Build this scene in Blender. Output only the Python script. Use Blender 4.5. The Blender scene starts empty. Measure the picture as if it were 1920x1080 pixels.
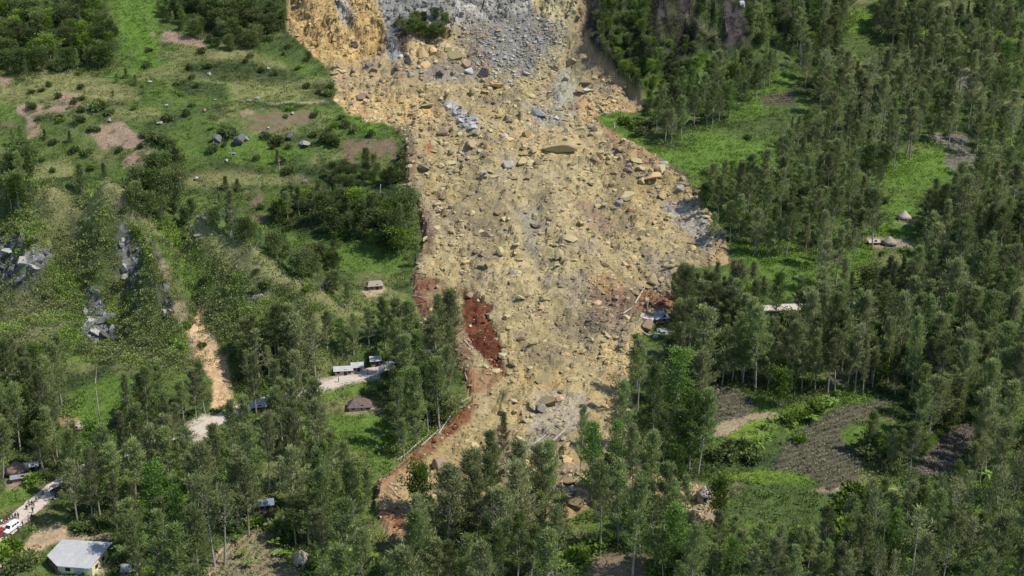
import bpy, math, random
import numpy as np
from mathutils import Vector, Matrix
# ------------------------------------------------------------------ camera, sky, sun, exposure
random.seed(7)
RNG = np.random.default_rng(11)
scene = bpy.context.scene
COL = scene.collection
CAMZ = 170.0
PITCH = math.radians(20.0)
FPX = 2400.0                      # focal length in pixels of the 1920 wide photograph
cam_data = bpy.data.cameras.new("camera")
cam_data.sensor_width = 36.0
cam_data.lens = FPX / 1920.0 * 36.0
cam_data.clip_start = 1.0
cam_data.clip_end = 12000.0
cam = bpy.data.objects.new("camera", cam_data)
COL.objects.link(cam)
cam.location = (0, 0, CAMZ)
cam.rotation_euler = (math.radians(90) - PITCH, 0, 0)
scene.camera = cam

SUN_EL, SUN_AZ = math.radians(54), math.radians(108)       # azimuth clockwise from +Y
sun_dir = Vector((math.sin(SUN_AZ) * math.cos(SUN_EL), math.cos(SUN_AZ) * math.cos(SUN_EL), math.sin(SUN_EL)))
world = bpy.data.worlds.new("World")
scene.world = world
world.use_nodes = True
wn = world.node_tree
wn.nodes.clear()
w_out = wn.nodes.new("ShaderNodeOutputWorld")
w_bg = wn.nodes.new("ShaderNodeBackground")
w_sky = wn.nodes.new("ShaderNodeTexSky")
w_sky.sky_type = 'NISHITA'
w_sky.sun_disc = False
w_sky.sun_elevation = SUN_EL
w_sky.sun_rotation = SUN_AZ
w_sky.altitude = 1800
w_bg.inputs["Strength"].default_value = 0.15
wn.links.new(w_sky.outputs[0], w_bg.inputs[0])
wn.links.new(w_bg.outputs[0], w_out.inputs[0])
sun_data = bpy.data.lights.new("sun", 'SUN')
sun_data.energy = 4.0
sun_data.angle = math.radians(0.5)
sun_data.color = (1.0, 0.95, 0.86)
sun = bpy.data.objects.new("sun", sun_data)
COL.objects.link(sun)
sun.rotation_euler = sun_dir.to_track_quat('Z', 'Y').to_euler()
scene.view_settings.view_transform = 'Standard'
scene.view_settings.look = 'None'
scene.view_settings.exposure = 0.52
scene.view_settings.gamma = 1.0
scene.render.engine = 'CYCLES'
scene.cycles.max_bounces = 5
scene.cycles.diffuse_bounces = 3
scene.cycles.glossy_bounces = 1
scene.cycles.transmission_bounces = 2
scene.cycles.transparent_max_bounces = 4

# ------------------------------------------------------------------ numpy helpers
CP, SP = math.cos(PITCH), math.sin(PITCH)
def pix_to_world(u, v, D):
    a = (np.asarray(u, float) - 960) / FPX; b = (540 - np.asarray(v, float)) / FPX
    return np.stack([D * a, D * (CP + SP * b), CAMZ + D * (-SP + CP * b)], -1)
def world_to_pix(x, y, z):
    zz = z - CAMZ
    D = y * CP - zz * SP
    up = y * SP + zz * CP
    D = np.where(D < 1, 1, D)
    return 960 + FPX * x / D, 540 - FPX * up / D, D
def _hash(ix, iy, seed):
    h = (ix.astype(np.int64) * 374761393 + iy.astype(np.int64) * 668265263 + seed * 1442695041) & 0xFFFFFFFF
    h = ((h ^ (h >> 13)) * 1274126177) & 0xFFFFFFFF
    h = (h ^ (h >> 16)) & 0xFFFFFFFF
    return h / 4294967295.0
def vnoise(x, y, seed=0):
    ix = np.floor(x); iy = np.floor(y); fx = x - ix; fy = y - iy
    ix = ix.astype(np.int64); iy = iy.astype(np.int64)
    fx = fx * fx * fx * (fx * (fx * 6 - 15) + 10); fy = fy * fy * fy * (fy * (fy * 6 - 15) + 10)
    a = _hash(ix, iy, seed); b = _hash(ix + 1, iy, seed); c = _hash(ix, iy + 1, seed); d = _hash(ix + 1, iy + 1, seed)
    return (a + (b - a) * fx) * (1 - fy) + (c + (d - c) * fx) * fy
def fbm(x, y, scale, octv=4, seed=0, gain=0.5):
    s = np.zeros_like(x, dtype=float); amp = 1.0; tot = 0.0; f = 1.0 / scale
    for o in range(octv):
        c, sn = math.cos(0.6 * o + 0.3), math.sin(0.6 * o + 0.3)
        s += amp * (vnoise((x * c - y * sn) * f + 17.3 * o, (x * sn + y * c) * f - 9.1 * o, seed + o * 31) * 2 - 1)
        tot += amp; amp *= gain; f *= 2.03
    return s / tot
def cells(x, y, scale, seed=0):
    """random block height per Voronoi cell and distance to its centre"""
    gx = x / scale; gy = y / scale
    ix = np.floor(gx).astype(np.int64); iy = np.floor(gy).astype(np.int64)
    best = np.full(x.shape, 9.0); val = np.zeros(x.shape)
    for dx in (-1, 0, 1):
        for dy in (-1, 0, 1):
            jx = ix + dx; jy = iy + dy
            cx = jx + _hash(jx, jy, seed); cy = jy + _hash(jx, jy, seed + 5)
            d = (gx - cx) ** 2 + (gy - cy) ** 2
            m = d < best
            best = np.where(m, d, best); val = np.where(m, _hash(jx, jy, seed + 9), val)
    return val, np.sqrt(best)
def smooth(a, b, t):
    t = np.clip((t - a) / (b - a), 0, 1)
    return t * t * (3 - 2 * t)
def poly_sd(u, v, poly):
    """signed distance to a polygon, positive inside"""
    P = np.asarray(poly, float); n = len(P)
    inside = np.zeros(u.shape, bool); dist = np.full(u.shape, 1e9)
    for i in range(n):
        x1, y1 = P[i]; x2, y2 = P[(i + 1) % n]
        c = ((y1 > v) != (y2 > v))
        with np.errstate(divide='ignore', invalid='ignore'):
            xi = (x2 - x1) * (v - y1) / ((y2 - y1) if y2 != y1 else 1e-9) + x1
        inside ^= c & (u < xi)
        ex, ey = x2 - x1, y2 - y1
        t = np.clip(((u - x1) * ex + (v - y1) * ey) / (ex * ex + ey * ey + 1e-9), 0, 1)
        dist = np.minimum(dist, (u - x1 - t * ex) ** 2 + (v - y1 - t * ey) ** 2)
    d = np.sqrt(dist)
    return np.where(inside, d, -d)
def poly_w(u, v, poly, soft):
    P = np.asarray(poly, float); m = soft + 2
    sel = (u > P[:, 0].min() - m) & (u < P[:, 0].max() + m) & (v > P[:, 1].min() - m) & (v < P[:, 1].max() + m)
    w = np.zeros(u.shape)
    if sel.any():
        w[sel] = smooth(-soft, soft, poly_sd(u[sel], v[sel], P))
    return w

def make_mesh(name, V, F, mats=(), attrs=None, cols=None, mat_idx=None, smooth_shade=False):
    """V (n,3); F (m,k) with k = 3 or 4; attrs {name: per-vertex float}; cols {name: (n,3)}"""
    me = bpy.data.meshes.new(name)
    V = np.ascontiguousarray(V, np.float32); F = np.ascontiguousarray(F, np.int32)
    k = F.shape[1]
    me.vertices.add(len(V)); me.vertices.foreach_set("co", V.ravel())
    me.loops.add(F.size); me.loops.foreach_set("vertex_index", F.ravel())
    me.polygons.add(len(F))
    me.polygons.foreach_set("loop_start", np.arange(0, F.size, k, dtype=np.int32))
    me.polygons.foreach_set("loop_total", np.full(len(F), k, np.int32))
    me.polygons.foreach_set("use_smooth", np.full(len(F), bool(smooth_shade)))
    if mat_idx is not None:
        me.polygons.foreach_set("material_index", np.ascontiguousarray(mat_idx, np.int32))
    for a, val in (attrs or {}).items():
        at = me.attributes.new(a, 'FLOAT', 'POINT'); at.data.foreach_set("value", np.ascontiguousarray(val, np.float32))
    for a, val in (cols or {}).items():
        at = me.attributes.new(a, 'FLOAT_COLOR', 'POINT')
        at.data.foreach_set("color", np.ascontiguousarray(np.concatenate([val, np.ones((len(val), 1))], 1), np.float32).ravel())
    for m in mats: me.materials.append(m)
    me.update(calc_edges=True)
    return me
def link(name, me, parent=None, loc=None, rot=None, scl=None):
    o = bpy.data.objects.new(name, me); COL.objects.link(o)
    if parent is not None: o.parent = parent
    if loc is not None: o.location = loc
    if rot is not None: o.rotation_euler = rot
    if scl is not None: o.scale = scl
    return o
def tag(o, label=None, cat=None, group=None, kind=None):
    if label: o["label"] = label
    if cat: o["category"] = cat
    if group: o["group"] = group
    if kind: o["kind"] = kind
    return o
def srgb(r, g, b):
    f = lambda c: (c / 255 / 12.92) if c / 255 <= 0.04045 else ((c / 255 + 0.055) / 1.055) ** 2.4
    return (f(r), f(g), f(b))

# ------------------------------------------------------------------ materials
def new_mat(name):
    m = bpy.data.materials.new(name); m.use_nodes = True
    nt = m.node_tree; nt.nodes.clear()
    out = nt.nodes.new("ShaderNodeOutputMaterial")
    return m, nt, out
def N(nt, t, **kw):
    n = nt.nodes.new(t)
    for k, val in kw.items(): setattr(n, k, val)
    return n
def mixc(nt, a, b, fac, mode='MIX'):
    n = nt.nodes.new("ShaderNodeMix"); n.data_type = 'RGBA'; n.blend_type = mode
    for i, s in ((0, fac), (6, a), (7, b)):
        if hasattr(s, "links"): nt.links.new(s, n.inputs[i])
        elif i == 0: n.inputs[i].default_value = s
        else: n.inputs[i].default_value = (*s, 1)
    return n.outputs[2]
def noise(nt, scale, detail=6, rough=0.6, coord=None):
    n = N(nt, "ShaderNodeTexNoise"); n.inputs["Scale"].default_value = scale
    n.inputs["Detail"].default_value = detail; n.inputs["Roughness"].default_value = rough
    if coord is not None: nt.links.new(coord, n.inputs["Vector"])
    return n.outputs[0]
def mrange(nt, val, a, b, c, d):
    n = N(nt, "ShaderNodeMapRange"); nt.links.new(val, n.inputs[0])
    for i, x in zip((1, 2, 3, 4), (a, b, c, d)): n.inputs[i].default_value = x
    return n.outputs[0]
def ground_material(name, bump=0.25, contrast=(0.6, 1.4), fine=1.6, rough=0.95, bscale=1.2, speck=None):
    m, nt, out = new_mat(name)
    at = N(nt, "ShaderNodeAttribute", attribute_name="albedo")
    geo = N(nt, "ShaderNodeNewGeometry")
    n1 = noise(nt, fine, 8, 0.68, geo.outputs["Position"])
    n2 = noise(nt, fine * 0.16, 4, 0.6, geo.outputs["Position"])
    f1 = mrange(nt, n1, 0.25, 0.75, contrast[0], contrast[1])
    f2 = mrange(nt, n2, 0.3, 0.7, 0.82, 1.18)
    mul = N(nt, "ShaderNodeMath", operation='MULTIPLY'); nt.links.new(f1, mul.inputs[0]); nt.links.new(f2, mul.inputs[1])
    comb = N(nt, "ShaderNodeCombineColor")
    for i in range(3): nt.links.new(mul.outputs[0], comb.inputs[i])
    col = mixc(nt, at.outputs["Color"], comb.outputs[0], 1.0, 'MULTIPLY')
    if speck:
        vo = N(nt, "ShaderNodeTexVoronoi"); vo.inputs["Scale"].default_value = 0.9
        nt.links.new(geo.outputs["Position"], vo.inputs["Vector"])
        sep = N(nt, "ShaderNodeSeparateColor"); nt.links.new(vo.outputs["Color"], sep.inputs[0])
        col = mixc(nt, col, speck, mrange(nt, sep.outputs[0], 0.6, 1.0, 0.0, 0.65))
    b = N(nt, "ShaderNodeBsdfPrincipled"); b.inputs["Roughness"].default_value = rough
    b.inputs["Specular IOR Level"].default_value = 0.15
    nt.links.new(col, b.inputs["Base Color"])
    nb = noise(nt, bscale, 8, 0.7, geo.outputs["Position"])
    bp = N(nt, "ShaderNodeBump"); bp.inputs["Strength"].default_value = 0.9; bp.inputs["Distance"].default_value = bump
    nt.links.new(nb, bp.inputs["Height"]); nt.links.new(bp.outputs[0], b.inputs["Normal"])
    nt.links.new(b.outputs[0], out.inputs[0])
    return m
def leaf_material(name, dark, light, alt, var=0.5, trans=0.25):
    """leaf colours vary from leaf to leaf (attribute tint) and from tree to tree (attribute rnd or the object's own random number)"""
    m, nt, out = new_mat(name)
    ti = N(nt, "ShaderNodeAttribute", attribute_name="tint")
    rn = N(nt, "ShaderNodeAttribute", attribute_name="rnd")
    oi = N(nt, "ShaderNodeObjectInfo")
    ad = N(nt, "ShaderNodeMath", operation='ADD'); nt.links.new(rn.outputs["Fac"], ad.inputs[0]); nt.links.new(oi.outputs["Random"], ad.inputs[1])
    fr = N(nt, "ShaderNodeMath", operation='FRACT'); nt.links.new(ad.outputs[0], fr.inputs[0])
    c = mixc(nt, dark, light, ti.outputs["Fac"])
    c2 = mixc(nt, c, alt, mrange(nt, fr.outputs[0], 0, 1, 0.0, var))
    m2 = N(nt, "ShaderNodeMath", operation='MULTIPLY'); nt.links.new(fr.outputs[0], m2.inputs[0]); m2.inputs[1].default_value = 7.31
    fr2 = N(nt, "ShaderNodeMath", operation='FRACT'); nt.links.new(m2.outputs[0], fr2.inputs[0])
    br = mrange(nt, fr2.outputs[0], 0, 1, 0.62, 1.42)
    comb = N(nt, "ShaderNodeCombineColor")
    for i in range(3): nt.links.new(br, comb.inputs[i])
    c3 = mixc(nt, c2, comb.outputs[0], 1.0, 'MULTIPLY')
    d = N(nt, "ShaderNodeBsdfDiffuse"); nt.links.new(c3, d.inputs[0])
    t = N(nt, "ShaderNodeBsdfTranslucent"); nt.links.new(c3, t.inputs[0])
    mx = N(nt, "ShaderNodeMixShader"); mx.inputs[0].default_value = trans
    nt.links.new(d.outputs[0], mx.inputs[1]); nt.links.new(t.outputs[0], mx.inputs[2])
    nt.links.new(mx.outputs[0], out.inputs[0])
    return m
def attr_leaf_material(name, trans=0.25):
    m, nt, out = new_mat(name)
    at = N(nt, "ShaderNodeAttribute", attribute_name="albedo")
    d = N(nt, "ShaderNodeBsdfDiffuse"); nt.links.new(at.outputs["Color"], d.inputs[0])
    t = N(nt, "ShaderNodeBsdfTranslucent"); nt.links.new(at.outputs["Color"], t.inputs[0])
    mx = N(nt, "ShaderNodeMixShader"); mx.inputs[0].default_value = trans
    nt.links.new(d.outputs[0], mx.inputs[1]); nt.links.new(t.outputs[0], mx.inputs[2])
    nt.links.new(mx.outputs[0], out.inputs[0])
    return m
def plain_material(name, col, rough=0.8, scale=3.0, amount=0.25, metal=0.0, bump=0.0, stripe=None, spec=0.3):
    m, nt, out = new_mat(name)
    tc = N(nt, "ShaderNodeTexCoord")
    n1 = noise(nt, scale, 6, 0.65, tc.outputs["Object"])
    lo = tuple(c * (1 - amount) for c in col); hi = tuple(min(1, c * (1 + amount)) for c in col)
    c = mixc(nt, lo, hi, mrange(nt, n1, 0.3, 0.7, 0, 1))
    b = N(nt, "ShaderNodeBsdfPrincipled"); b.inputs["Roughness"].default_value = rough; b.inputs["Metallic"].default_value = metal
    b.inputs["Specular IOR Level"].default_value = spec
    nt.links.new(c, b.inputs["Base Color"])
    if bump:
        bp = N(nt, "ShaderNodeBump"); bp.inputs["Distance"].default_value = bump; bp.inputs["Strength"].default_value = 0.8
        if stripe:
            w = N(nt, "ShaderNodeTexWave"); w.inputs["Scale"].default_value = stripe; w.bands_direction = 'X'
            nt.links.new(tc.outputs["Object"], w.inputs["Vector"]); nt.links.new(w.outputs["Fac"], bp.inputs["Height"])
        else:
            nt.links.new(n1, bp.inputs["Height"])
        nt.links.new(bp.outputs[0], b.inputs["Normal"])
    nt.links.new(b.outputs[0], out.inputs[0])
    return m
def rock_material(name, col, col2, amount=0.35):
    m, nt, out = new_mat(name)
    geo = N(nt, "ShaderNodeNewGeometry"); oi = N(nt, "ShaderNodeObjectInfo")
    rn = N(nt, "ShaderNodeAttribute", attribute_name="rnd")
    ad = N(nt, "ShaderNodeMath", operation='ADD'); nt.links.new(rn.outputs["Fac"], ad.inputs[0]); nt.links.new(oi.outputs["Random"], ad.inputs[1])
    fr = N(nt, "ShaderNodeMath", operation='FRACT'); nt.links.new(ad.outputs[0], fr.inputs[0])
    n1 = noise(nt, 0.9, 8, 0.7, geo.outputs["Position"])
    c = mixc(nt, col, col2, mrange(nt, n1, 0.3, 0.7, 0, 1))
    br = mrange(nt, fr.outputs[0], 0, 1, 1 - amount, 1 + amount * 0.8)
    comb = N(nt, "ShaderNodeCombineColor")
    for i in range(3): nt.links.new(br, comb.inputs[i])
    c = mixc(nt, c, comb.outputs[0], 1.0, 'MULTIPLY')
    b = N(nt, "ShaderNodeBsdfPrincipled"); b.inputs["Roughness"].default_value = 0.92; b.inputs["Specular IOR Level"].default_value = 0.15
    nt.links.new(c, b.inputs["Base Color"])
    bp = N(nt, "ShaderNodeBump"); bp.inputs["Distance"].default_value = 0.25; bp.inputs["Strength"].default_value = 0.8
    nt.links.new(noise(nt, 2.2, 8, 0.7, geo.outputs["Position"]), bp.inputs["Height"])
    nt.links.new(bp.outputs[0], b.inputs["Normal"])
    nt.links.new(b.outputs[0], out.inputs[0])
    return m
# ------------------------------------------------------------------ terrain: a hillside fitted through surveyed points
DV = np.array([-200, -80, 0, 130, 250, 400, 540, 700, 900, 1080, 1200], float)
DD = np.array([700, 655, 625, 580, 530, 475, 430, 385, 335, 300, 280], float)
D0 = lambda v: np.interp(v, DV, DD)
ctrl = []
for gu in (-120, 160, 430, 700, 960, 1220, 1480, 1750, 2040):
    for gv in (1150, 1000, 850, 700, 540, 400, 250, 130, 0, -80):
        if gu < 650 and 330 < gv < 690: continue
        if 480 < gu < 1500 and gv < 140: continue
        ctrl.append((gu, gv, float(D0(gv))))
ctrl += [(-120, 380, 438), (0, 375, 431), (100, 371, 424), (205, 368, 418), (0, 470, 420), (100, 480, 414), (-120, 600, 398), (-120, 480, 420),
         (-20, 560, 412), (60, 560, 410), (0, 620, 396), (120, 600, 398), (60, 470, 410), (180, 550, 407), (186, 640, 401), (232, 490, 408), (256, 540, 409), (292, 470, 402), (335, 590, 396), (262, 418, 412), (370, 433, 411), (350, 510, 416),
         (480, 490, 403), (420, 540, 402), (370, 600, 402), (560, 540, 400), (620, 575, 400), (450, 610, 392), (520, 660, 386), (300, 690, 378), (60, 690, 380), (185, 690, 381), (400, 690, 382),
         (-120, 352, 508), (0, 352, 508), (100, 348, 510), (205, 343, 512), (300, 365, 500), (390, 395, 488), (480, 440, 472), (560, 480, 456), (640, 530, 438)]
ctrl += [(600, 110, 586), (600, 0, 603), (690, 115, 583), (760, 100, 585), (900, 105, 588), (1000, 60, 596), (1000, 0, 602), (830, 0, 599),
         (1090, 0, 602), (1100, 110, 583), (1180, 180, 563), (1250, 195, 557), (1250, 60, 588), (1250, 0, 599), (1400, 100, 584), (1400, 0, 606),
         (1500, 60, 602), (520, 60, 604), (500, -80, 632), (650, -80, 614), (900, -80, 612), (1150, -80, 612), (1400, -80, 618)]
ctrl = np.array(ctrl)
CW = pix_to_world(ctrl[:, 0], ctrl[:, 1], ctrl[:, 2])
cen = pix_to_world(np.full(len(DV), 960.0), DV, DD)
def z_base(y):                                   # profile of the slope away from the surveyed part
    ys = np.concatenate([[-4000, -300, 120], cen[::-1, 1], [1100, 2500, 6000]])
    zs = np.concatenate([[60, -20, -8], cen[::-1, 2], [330, 900, 1100]])
    return np.interp(y, ys, zs)
def tps_fit(X, z, lam):
    n = len(X)
    r2 = ((X[:, None] - X[None]) ** 2).sum(-1)
    K = 0.5 * r2 * np.log(r2 + 1e-9) + lam * np.eye(n)
    P = np.concatenate([np.ones((n, 1)), X], 1)
    A = np.zeros((n + 3, n + 3)); A[:n, :n] = K; A[:n, n:] = P; A[n:, :n] = P.T
    return np.linalg.solve(A, np.concatenate([z, np.zeros(3)]))
TX = CW[:, :2] / 100.0
TC = tps_fit(TX, CW[:, 2] - z_base(CW[:, 1]), 0.0004)
def z_fit(x, y):
    out = np.zeros(x.shape); fx = x.ravel() / 100; fy = y.ravel() / 100; res = np.zeros(fx.shape)
    for i in range(len(TX)):
        r2 = (fx - TX[i, 0]) ** 2 + (fy - TX[i, 1]) ** 2
        res += TC[i] * 0.5 * r2 * np.log(r2 + 1e-9)
    res += TC[-3] + TC[-2] * fx + TC[-1] * fy
    res = res.reshape(x.shape)
    dx = np.maximum(np.abs(x) - 330, 0); dy = np.maximum(np.maximum(225 - y, y - 680), 0)
    w = 1 - smooth(0, 160, np.sqrt(dx * dx + dy * dy))
    return z_base(y) + np.clip(res, -60, 60) * w
STEP = 0.75
def axis(lo, hi, far_lo, far_hi):
    core = np.arange(lo, hi + 1e-6, STEP); s = STEP; a = [lo]; b = [hi]
    while a[-1] > far_lo: s *= 1.18; a.append(a[-1] - s)
    s = STEP
    while b[-1] < far_hi: s *= 1.18; b.append(b[-1] + s)
    return np.concatenate([a[:0:-1], core, b[1:]]), len(a) - 1, len(core)
AX, ox, nx_core = axis(-315.0, 315.0, -4500, 4500)
AY, oy, ny_core = axis(236.0, 668.0, -1500, 5000)
GX, GY = np.meshgrid(AX, AY)
Z = z_fit(GX, GY)
far = smooth(0, 60, np.maximum(np.maximum(np.abs(GX) - 315, 0), np.maximum(236 - GY, GY - 668)))
Z += fbm(GX, GY, 38, 3, 3) * 1.6 * (1 - far) + fbm(GX, GY, 420, 4, 8) * 60 * smooth(60, 600, np.maximum(np.maximum(np.abs(GX) - 315, 0), np.maximum(0, GY - 668)))
def sample(grid, x, y):
    ix = np.clip(np.searchsorted(AX, x) - 1, 0, len(AX) - 2); iy = np.clip(np.searchsorted(AY, y) - 1, 0, len(AY) - 2)
    fx = np.clip((x - AX[ix]) / (AX[ix + 1] - AX[ix]), 0, 1); fy = np.clip((y - AY[iy]) / (AY[iy + 1] - AY[iy]), 0, 1)
    return (grid[iy, ix] * (1 - fx) + grid[iy, ix + 1] * fx) * (1 - fy) + (grid[iy + 1, ix] * (1 - fx) + grid[iy + 1, ix + 1] * fx) * fy
def ground_z(x, y): return sample(Z, np.asarray(x, float), np.asarray(y, float))
def cast(u, v, h=0.0):
    """where the sight line through a pixel of the photograph meets the ground raised by h; returns the ground point"""
    u = np.atleast_1d(np.asarray(u, float)); v = np.atleast_1d(np.asarray(v, float)); h = np.broadcast_to(np.asarray(h, float), u.shape)
    hit = np.full(u.shape, np.nan); lo = np.full(u.shape, 200.0); done = np.zeros(u.shape, bool)
    for D in np.arange(202.0, 760.0, 2.0):
        p = pix_to_world(u, v, np.full(u.shape, D))
        below = (p[:, 2] <= ground_z(p[:, 0], p[:, 1]) + h) & ~done
        hit[below] = D; done |= below
        if done.all(): break
    a = np.where(done, hit - 2, 200.0); b = np.where(done, hit, 202.0)
    for _ in range(9):
        m = (a + b) / 2; p = pix_to_world(u, v, m)
        bl = p[:, 2] <= ground_z(p[:, 0], p[:, 1]) + h
        b = np.where(bl, m, b); a = np.where(bl, a, m)
    p = pix_to_world(u, v, b); p[:, 2] = ground_z(p[:, 0], p[:, 1]); p[~done] = np.nan
    return p
def at(u, v, h=0.0): return Vector(cast([u], [v], h)[0])

# ------------------------------------------------------------------ the road: graded bed cut along the slope
ROAD_PIX = [[(-60, 1040), (0, 1003), (28, 978), (62, 948), (97, 920), (135, 893), (200, 862), (270, 838), (330, 825), (385, 800), (430, 775), (480, 757),
             (540, 742), (600, 727), (645, 712), (690, 700), (740, 680), (800, 655)],
            [(1375, 583), (1410, 580), (1450, 577), (1490, 575), (1530, 574), (1560, 575)]]
def chaikin(P, it=2):
    P = np.asarray(P, float)
    for _ in range(it):
        Q = np.empty((2 * len(P), P.shape[1])); Q[0] = P[0]; Q[-1] = P[-1]
        Q[1:-1:2] = 0.75 * P[:-1] + 0.25 * P[1:]; Q[2::2] = 0.25 * P[:-1] + 0.75 * P[1:]
        P = Q
    return P
ROADS = []
for rp in ROAD_PIX:
    rp = np.array(rp, float)
    w = cast(rp[:, 0], rp[:, 1]); w = w[~np.isnan(w[:, 0])]
    w = chaikin(w, 3)
    k = np.ones(15) / 15
    zz = np.convolve(np.pad(w[:, 2], 7, 'edge'), k, 'valid'); w[:, 2] = zz
    ROADS.append(w)
def road_dist(x, y):
    best = np.full(x.shape, 1e9); bz = np.zeros(x.shape)
    for w in ROADS:
        for i in range(len(w) - 1):
            a, b = w[i], w[i + 1]; e = b - a
            m = (x > min(a[0], b[0]) - 14) & (x < max(a[0], b[0]) + 14) & (y > min(a[1], b[1]) - 14) & (y < max(a[1], b[1]) + 14)
            if not m.any(): continue
            t = np.clip(((x[m] - a[0]) * e[0] + (y[m] - a[1]) * e[1]) / (e[0] ** 2 + e[1] ** 2 + 1e-9), 0, 1)
            d = np.hypot(x[m] - a[0] - t * e[0], y[m] - a[1] - t * e[1]); z = a[2] + t * e[2]
            bb = best[m]; zz = bz[m]; up = d < bb
            bb[up] = d[up]; zz[up] = z[up]; best[m] = bb; bz[m] = zz
    return best, bz
RD, RZ = road_dist(GX, GY)
wr = 1 - smooth(3.4, 7.5, RD)
Z = Z * (1 - wr) + np.where(RD < 20, RZ, Z) * wr
# level pads under the buildings: (u, v, radius in metres)
PADS = [(145, 1058, 8.5), (35, 897, 5), (500, 962, 3.5), (565, 1056, 3), (645, 702, 4.5), (675, 766, 5), (700, 543, 5), (483, 766, 4.5), (1695, 412, 4.5),
        (1665, 458, 6), (1235, 598, 5), (1318, 940, 4)]
PADW = cast([p[0] for p in PADS], [p[1] for p in PADS])
for (pu, pv, pr), pw in zip(PADS, PADW):
    d = np.hypot(GX - pw[0], GY - pw[1]); w = 1 - smooth(pr * 0.85, pr * 1.6, d)
    w *= (RD > 3.4)
    Z = Z * (1 - w) + pw[2] * w
PU, PV, PD = world_to_pix(GX, GY, Z)

# ------------------------------------------------------------------ what covers the ground, as outlines surveyed on the slope
SLIDE = [(537, -90), (537, 15), (545, 60), (580, 95), (620, 130), (632, 165), (622, 188), (660, 215), (740, 238), (765, 265), (758, 300), (765, 360), (785, 400),
         (795, 450), (780, 490), (770, 520), (775, 560), (800, 610), (850, 660), (870, 700), (880, 750), (850, 785), (800, 825), (740, 878), (706, 915),
         (704, 960), (725, 1010), (752, 1032), (768, 985), (800, 965), (850, 990), (900, 990), (960, 970), (1040, 985), (1090, 960), (1160, 950), (1250, 960), (1300, 985),
         (1342, 985), (1336, 920), (1290, 900), (1210, 890), (1185, 800), (1180, 700), (1188, 645), (1240, 605), (1265, 575),
         (1265, 530), (1300, 505), (1368, 490), (1362, 450), (1330, 400), (1302, 360), (1290, 330), (1230, 290), (1170, 265), (1130, 235), (1120, 212),
         (1165, 208), (1242, 205), (1190, 183), (1160, 150), (1120, 110), (1097, 60), (1097, -90)]
WU = PU + fbm(GX, GY, 9, 3, 21) * 9; WV = PV + fbm(GX, GY, 9, 3, 22) * 6
inner = (GY < 700) & (GY > 200)
WU = np.where(inner, WU, 1e6)
SL = poly_w(WU, WV, SLIDE, 3.0)
SLsd = np.clip(poly_sd(PU, PV, SLIDE), -60, 60)
SLsd[~inner] = -60
CLIFF_V = [(1097, -90), (1097, 60), (1120, 110), (1160, 150), (1200, 190), (1290, 120), (1400, 90), (1500, 70), (1510, -90)]
CV = poly_w(WU, WV, CLIFF_V, 6)
SCAR_ROCK = [(540, -90), (540, 20), (580, 90), (700, 112), (760, 90), (845, 70), (880, 42), (1000, 28), (1075, 34), (1097, 30), (1097, -90)]
SR = poly_w(WU, WV, SCAR_ROCK, 8) * SL
# relief: rubble, boulder blocks, gullies, ledges
c1, d1 = cells(GX, GY, 3.4, 3); c2, d2 = cells(GX + 7, GY, 1.9, 13); c3, d3 = cells(GX, GY + 9, 9.0, 23)
rel = fbm(GX, GY, 16, 4, 41) * 1.9 + (c3 - 0.5) * 1.1 * (1 - smooth(0.3, 0.6, d3)) + (c1 - 0.35) * 1.2 * (1 - smooth(0.25, 0.55, d1)) + (c2 - 0.4) * 0.75 * (1 - smooth(0.25, 0.55, d2))
rel += fbm(GX, GY * 0.35, 7, 3, 46) * 0.5
c4, d4 = cells(GX + fbm(GX, GY, 8, 2, 44) * 3, GY, 5.2, 33)
rel = rel * 1.2 + fbm(GX + 40, GY, 30, 3, 47) * 3.2 + fbm(GX, GY * .4, 14, 3, 48) * 1.7 + (c4 > .72) * (c4 - .6) * 4.0 * (1 - smooth(.25, .5, d4)) * (GY > 430)
Z += SL * (1 - SR) * rel
# the debris stands proud along its margins and the flow has a levee and channel
Z += (smooth(-3, 10, SLsd) * (1 - smooth(14, 40, SLsd)) * 1.3) * (PV > 240) * SL
# bare rock wall of the scar: vertical ribs and gullies
wx = GX + fbm(GX, Z, 7, 3, 50) * 3; e1, f1 = cells(wx, Z * .9 + GX * .25, 7.0, 51); e2, f2 = cells(wx, Z * 1.1 - GX * .3, 3.0, 52); e3, f3 = cells(GX, Z, 14, 57)
rib = fbm(GX + Z * .3, Z * .6, 9, 4, 51)
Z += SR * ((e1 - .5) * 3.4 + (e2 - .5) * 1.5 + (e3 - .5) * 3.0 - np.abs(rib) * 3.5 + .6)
Z += CV * (1 - np.abs(fbm(GX, GY * 0.4, 17, 4, 55)) * 2.4) * 7.5 * (1 - far) + CV * fbm(GX, GY, 5, 3, 56) * 1.2
# red scarp at the left margin
SCARP = [(866, 540), (900, 548), (925, 580), (915, 600), (937, 640), (948, 700), (925, 692), (898, 660), (878, 640), (866, 600)]
SC = poly_w(WU, WV, SCARP, 4)
Z -= SC * (1.5 + 2.5 * np.abs(fbm(GX, GY, 5, 3, 62))) * (0.6 + 0.8 * fbm(GX, GY, 6, 3, 61))
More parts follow.
